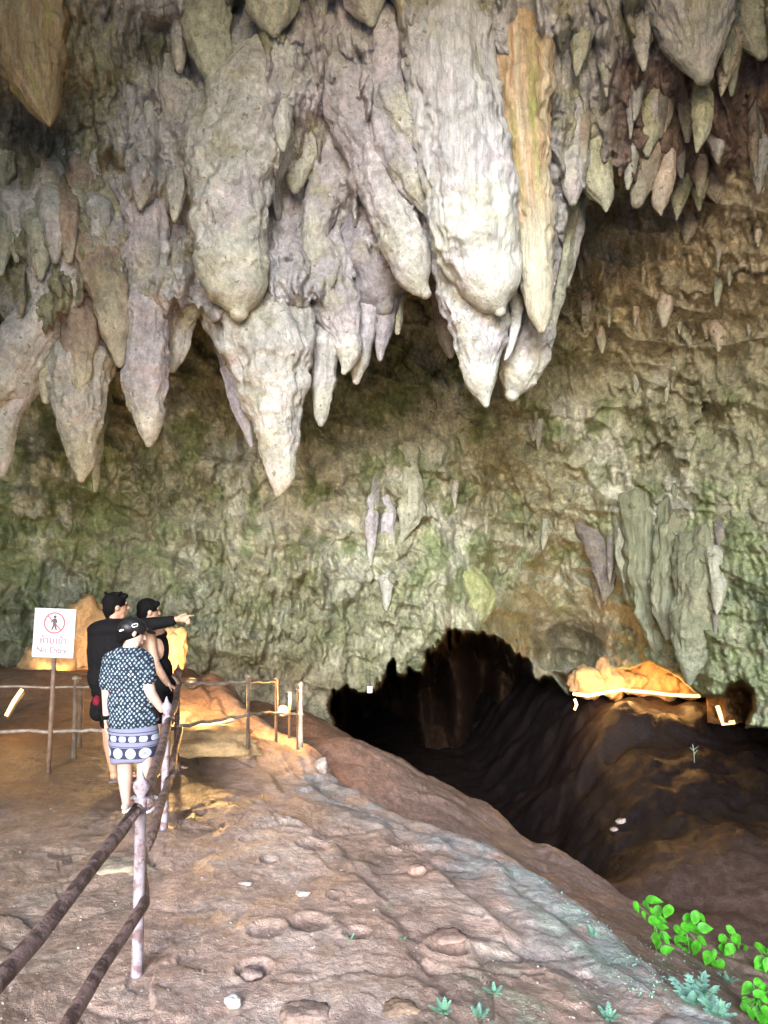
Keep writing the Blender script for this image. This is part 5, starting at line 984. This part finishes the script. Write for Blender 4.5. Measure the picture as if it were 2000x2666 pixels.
def sprig(label, u, v, size, n, seed, m=M_TEAL):
    rg = random.Random(seed); p = on_ground(u, v); e = empty('small_fern', p); tag(e, label, 'fern', 'small pale ferns on the ridge')
    L_ = size*pxm(p.y); b = MB(); st = MB()
    for k in range(n):
        a = 2*math.pi*(k+rg.random()*.5)/n; el = rg.uniform(.35, 1.1); dr_ = Vector((math.cos(a)*math.cos(el), math.sin(a)*math.cos(el), math.sin(el)))
        l2 = L_*rg.uniform(.7, 1.1); st.tube([Vector((0, 0, -.005)), dr_*l2*.5, dr_*l2*.95], .0012, 5)
        for j in range(1, 6):
            for sg in (-1, 1):
                q = dr_*l2*(j/6+.1); sd_ = (dr_.cross(Vector((0, 0, 1))).normalized()*sg+dr_*.8); leaf(b, q, sd_, Vector((0, -.5, 1)), l2*.42*(1-.09*j), l2*.26*(1-.09*j), False)
        leaf(b, dr_*l2*.75, dr_, Vector((0, -.6, 1)), l2*.45, l2*.24, False)
    b.build('fronds', m, e); st.build('stalk', M_STEM, e)
for k, (u, v, s_, n_, lab) in enumerate([(1811, 2618, 70, 9, 'largest bluish fern tuft on the ridge, under the corner plants'), (1868, 2652, 55, 7, 'bluish fern touching the bottom edge beside the largest tuft'), (1287, 2590, 26, 5, 'small fern above the pair at the bottom of the mossy patch'),
        (1157, 2640, 34, 6, 'fern closer to the ochre clod, of the pair at the bottom'), (1246, 2652, 34, 6, 'fern of the bottom pair farther from the ochre clod'), (1588, 2660, 36, 6, 'pale fern cut by the bottom edge under a rusty rock step'),
        (1545, 2440, 22, 4, 'dark-centred little fern on the middle of the ridge'), (1895, 2560, 28, 5, 'little bluish fern between corner plant and largest tuft'), (1010, 2366, 12, 3, 'tiniest two-leaf sprout in the middle of the mud'), (912, 2452, 16, 2, 'single pale leaf sprout on the mud'), (1050, 2452, 14, 3, 'tiny pale sprout beside the flat stone with the pit')]):
    sprig(lab, u, v, s_, n_, 50+k)
# pale creeping ground cover along the ridge
rg = random.Random(9); b = MB()
for k in range(620):
    c = rg.choice([(1640, 2370, 60, 45), (1600, 2345, 40, 25), (1690, 2430, 50, 35), (1760, 2500, 80, 30), (1690, 2540, 40, 40), (1500, 2290, 60, 30), (1330, 2140, 40, 14), (1840, 2560, 90, 40), (1450, 2260, 60, 30)])
    u, v = rg.gauss(c[0], c[2]), rg.gauss(c[1], c[3])
    if u > 1995: continue
    p = on_ground(u, v)
    if p.y > 7 or p.y < 2.6: continue
    a = rg.uniform(0, 6.28); s_ = rg.uniform(.006, .017)
    leaf(b, p+Vector((0, 0, .003)), Vector((math.cos(a), math.sin(a), rg.uniform(.2, .9))), Vector((0, -.6, 1)), s_, s_*.8, False)
o = b.build('ground_cover', leaf_mat('pale_creeper', (.34, .55, .42))); tag(o, 'scattered tiny pale leaves creeping on the mossy ridge', kind='stuff')
# spindly weed in the dark channel
p = on_ground(1808, 1985, 5, 30); e = empty('spindly_weed', p); tag(e, 'thin pale spindly weed standing alone in the dark hollow', 'plant'); b = MB()
s_ = pxm(p.y); b.tube([Vector((0, 0, -.05)), Vector((.0, 0, 25*s_)), Vector((-3*s_, 0, 45*s_))], .008, 5)
for a, t in ((.9, .5), (2.4, .7), (.6, .8)): b.tube([Vector((0, 0, 40*s_*t)), Vector((math.cos(a)*14*s_, 0, 40*s_*t+math.sin(a)*14*s_))], .006, 5)
b.build('stalk', mat('weed', (.3, .4, .3), .6), e)
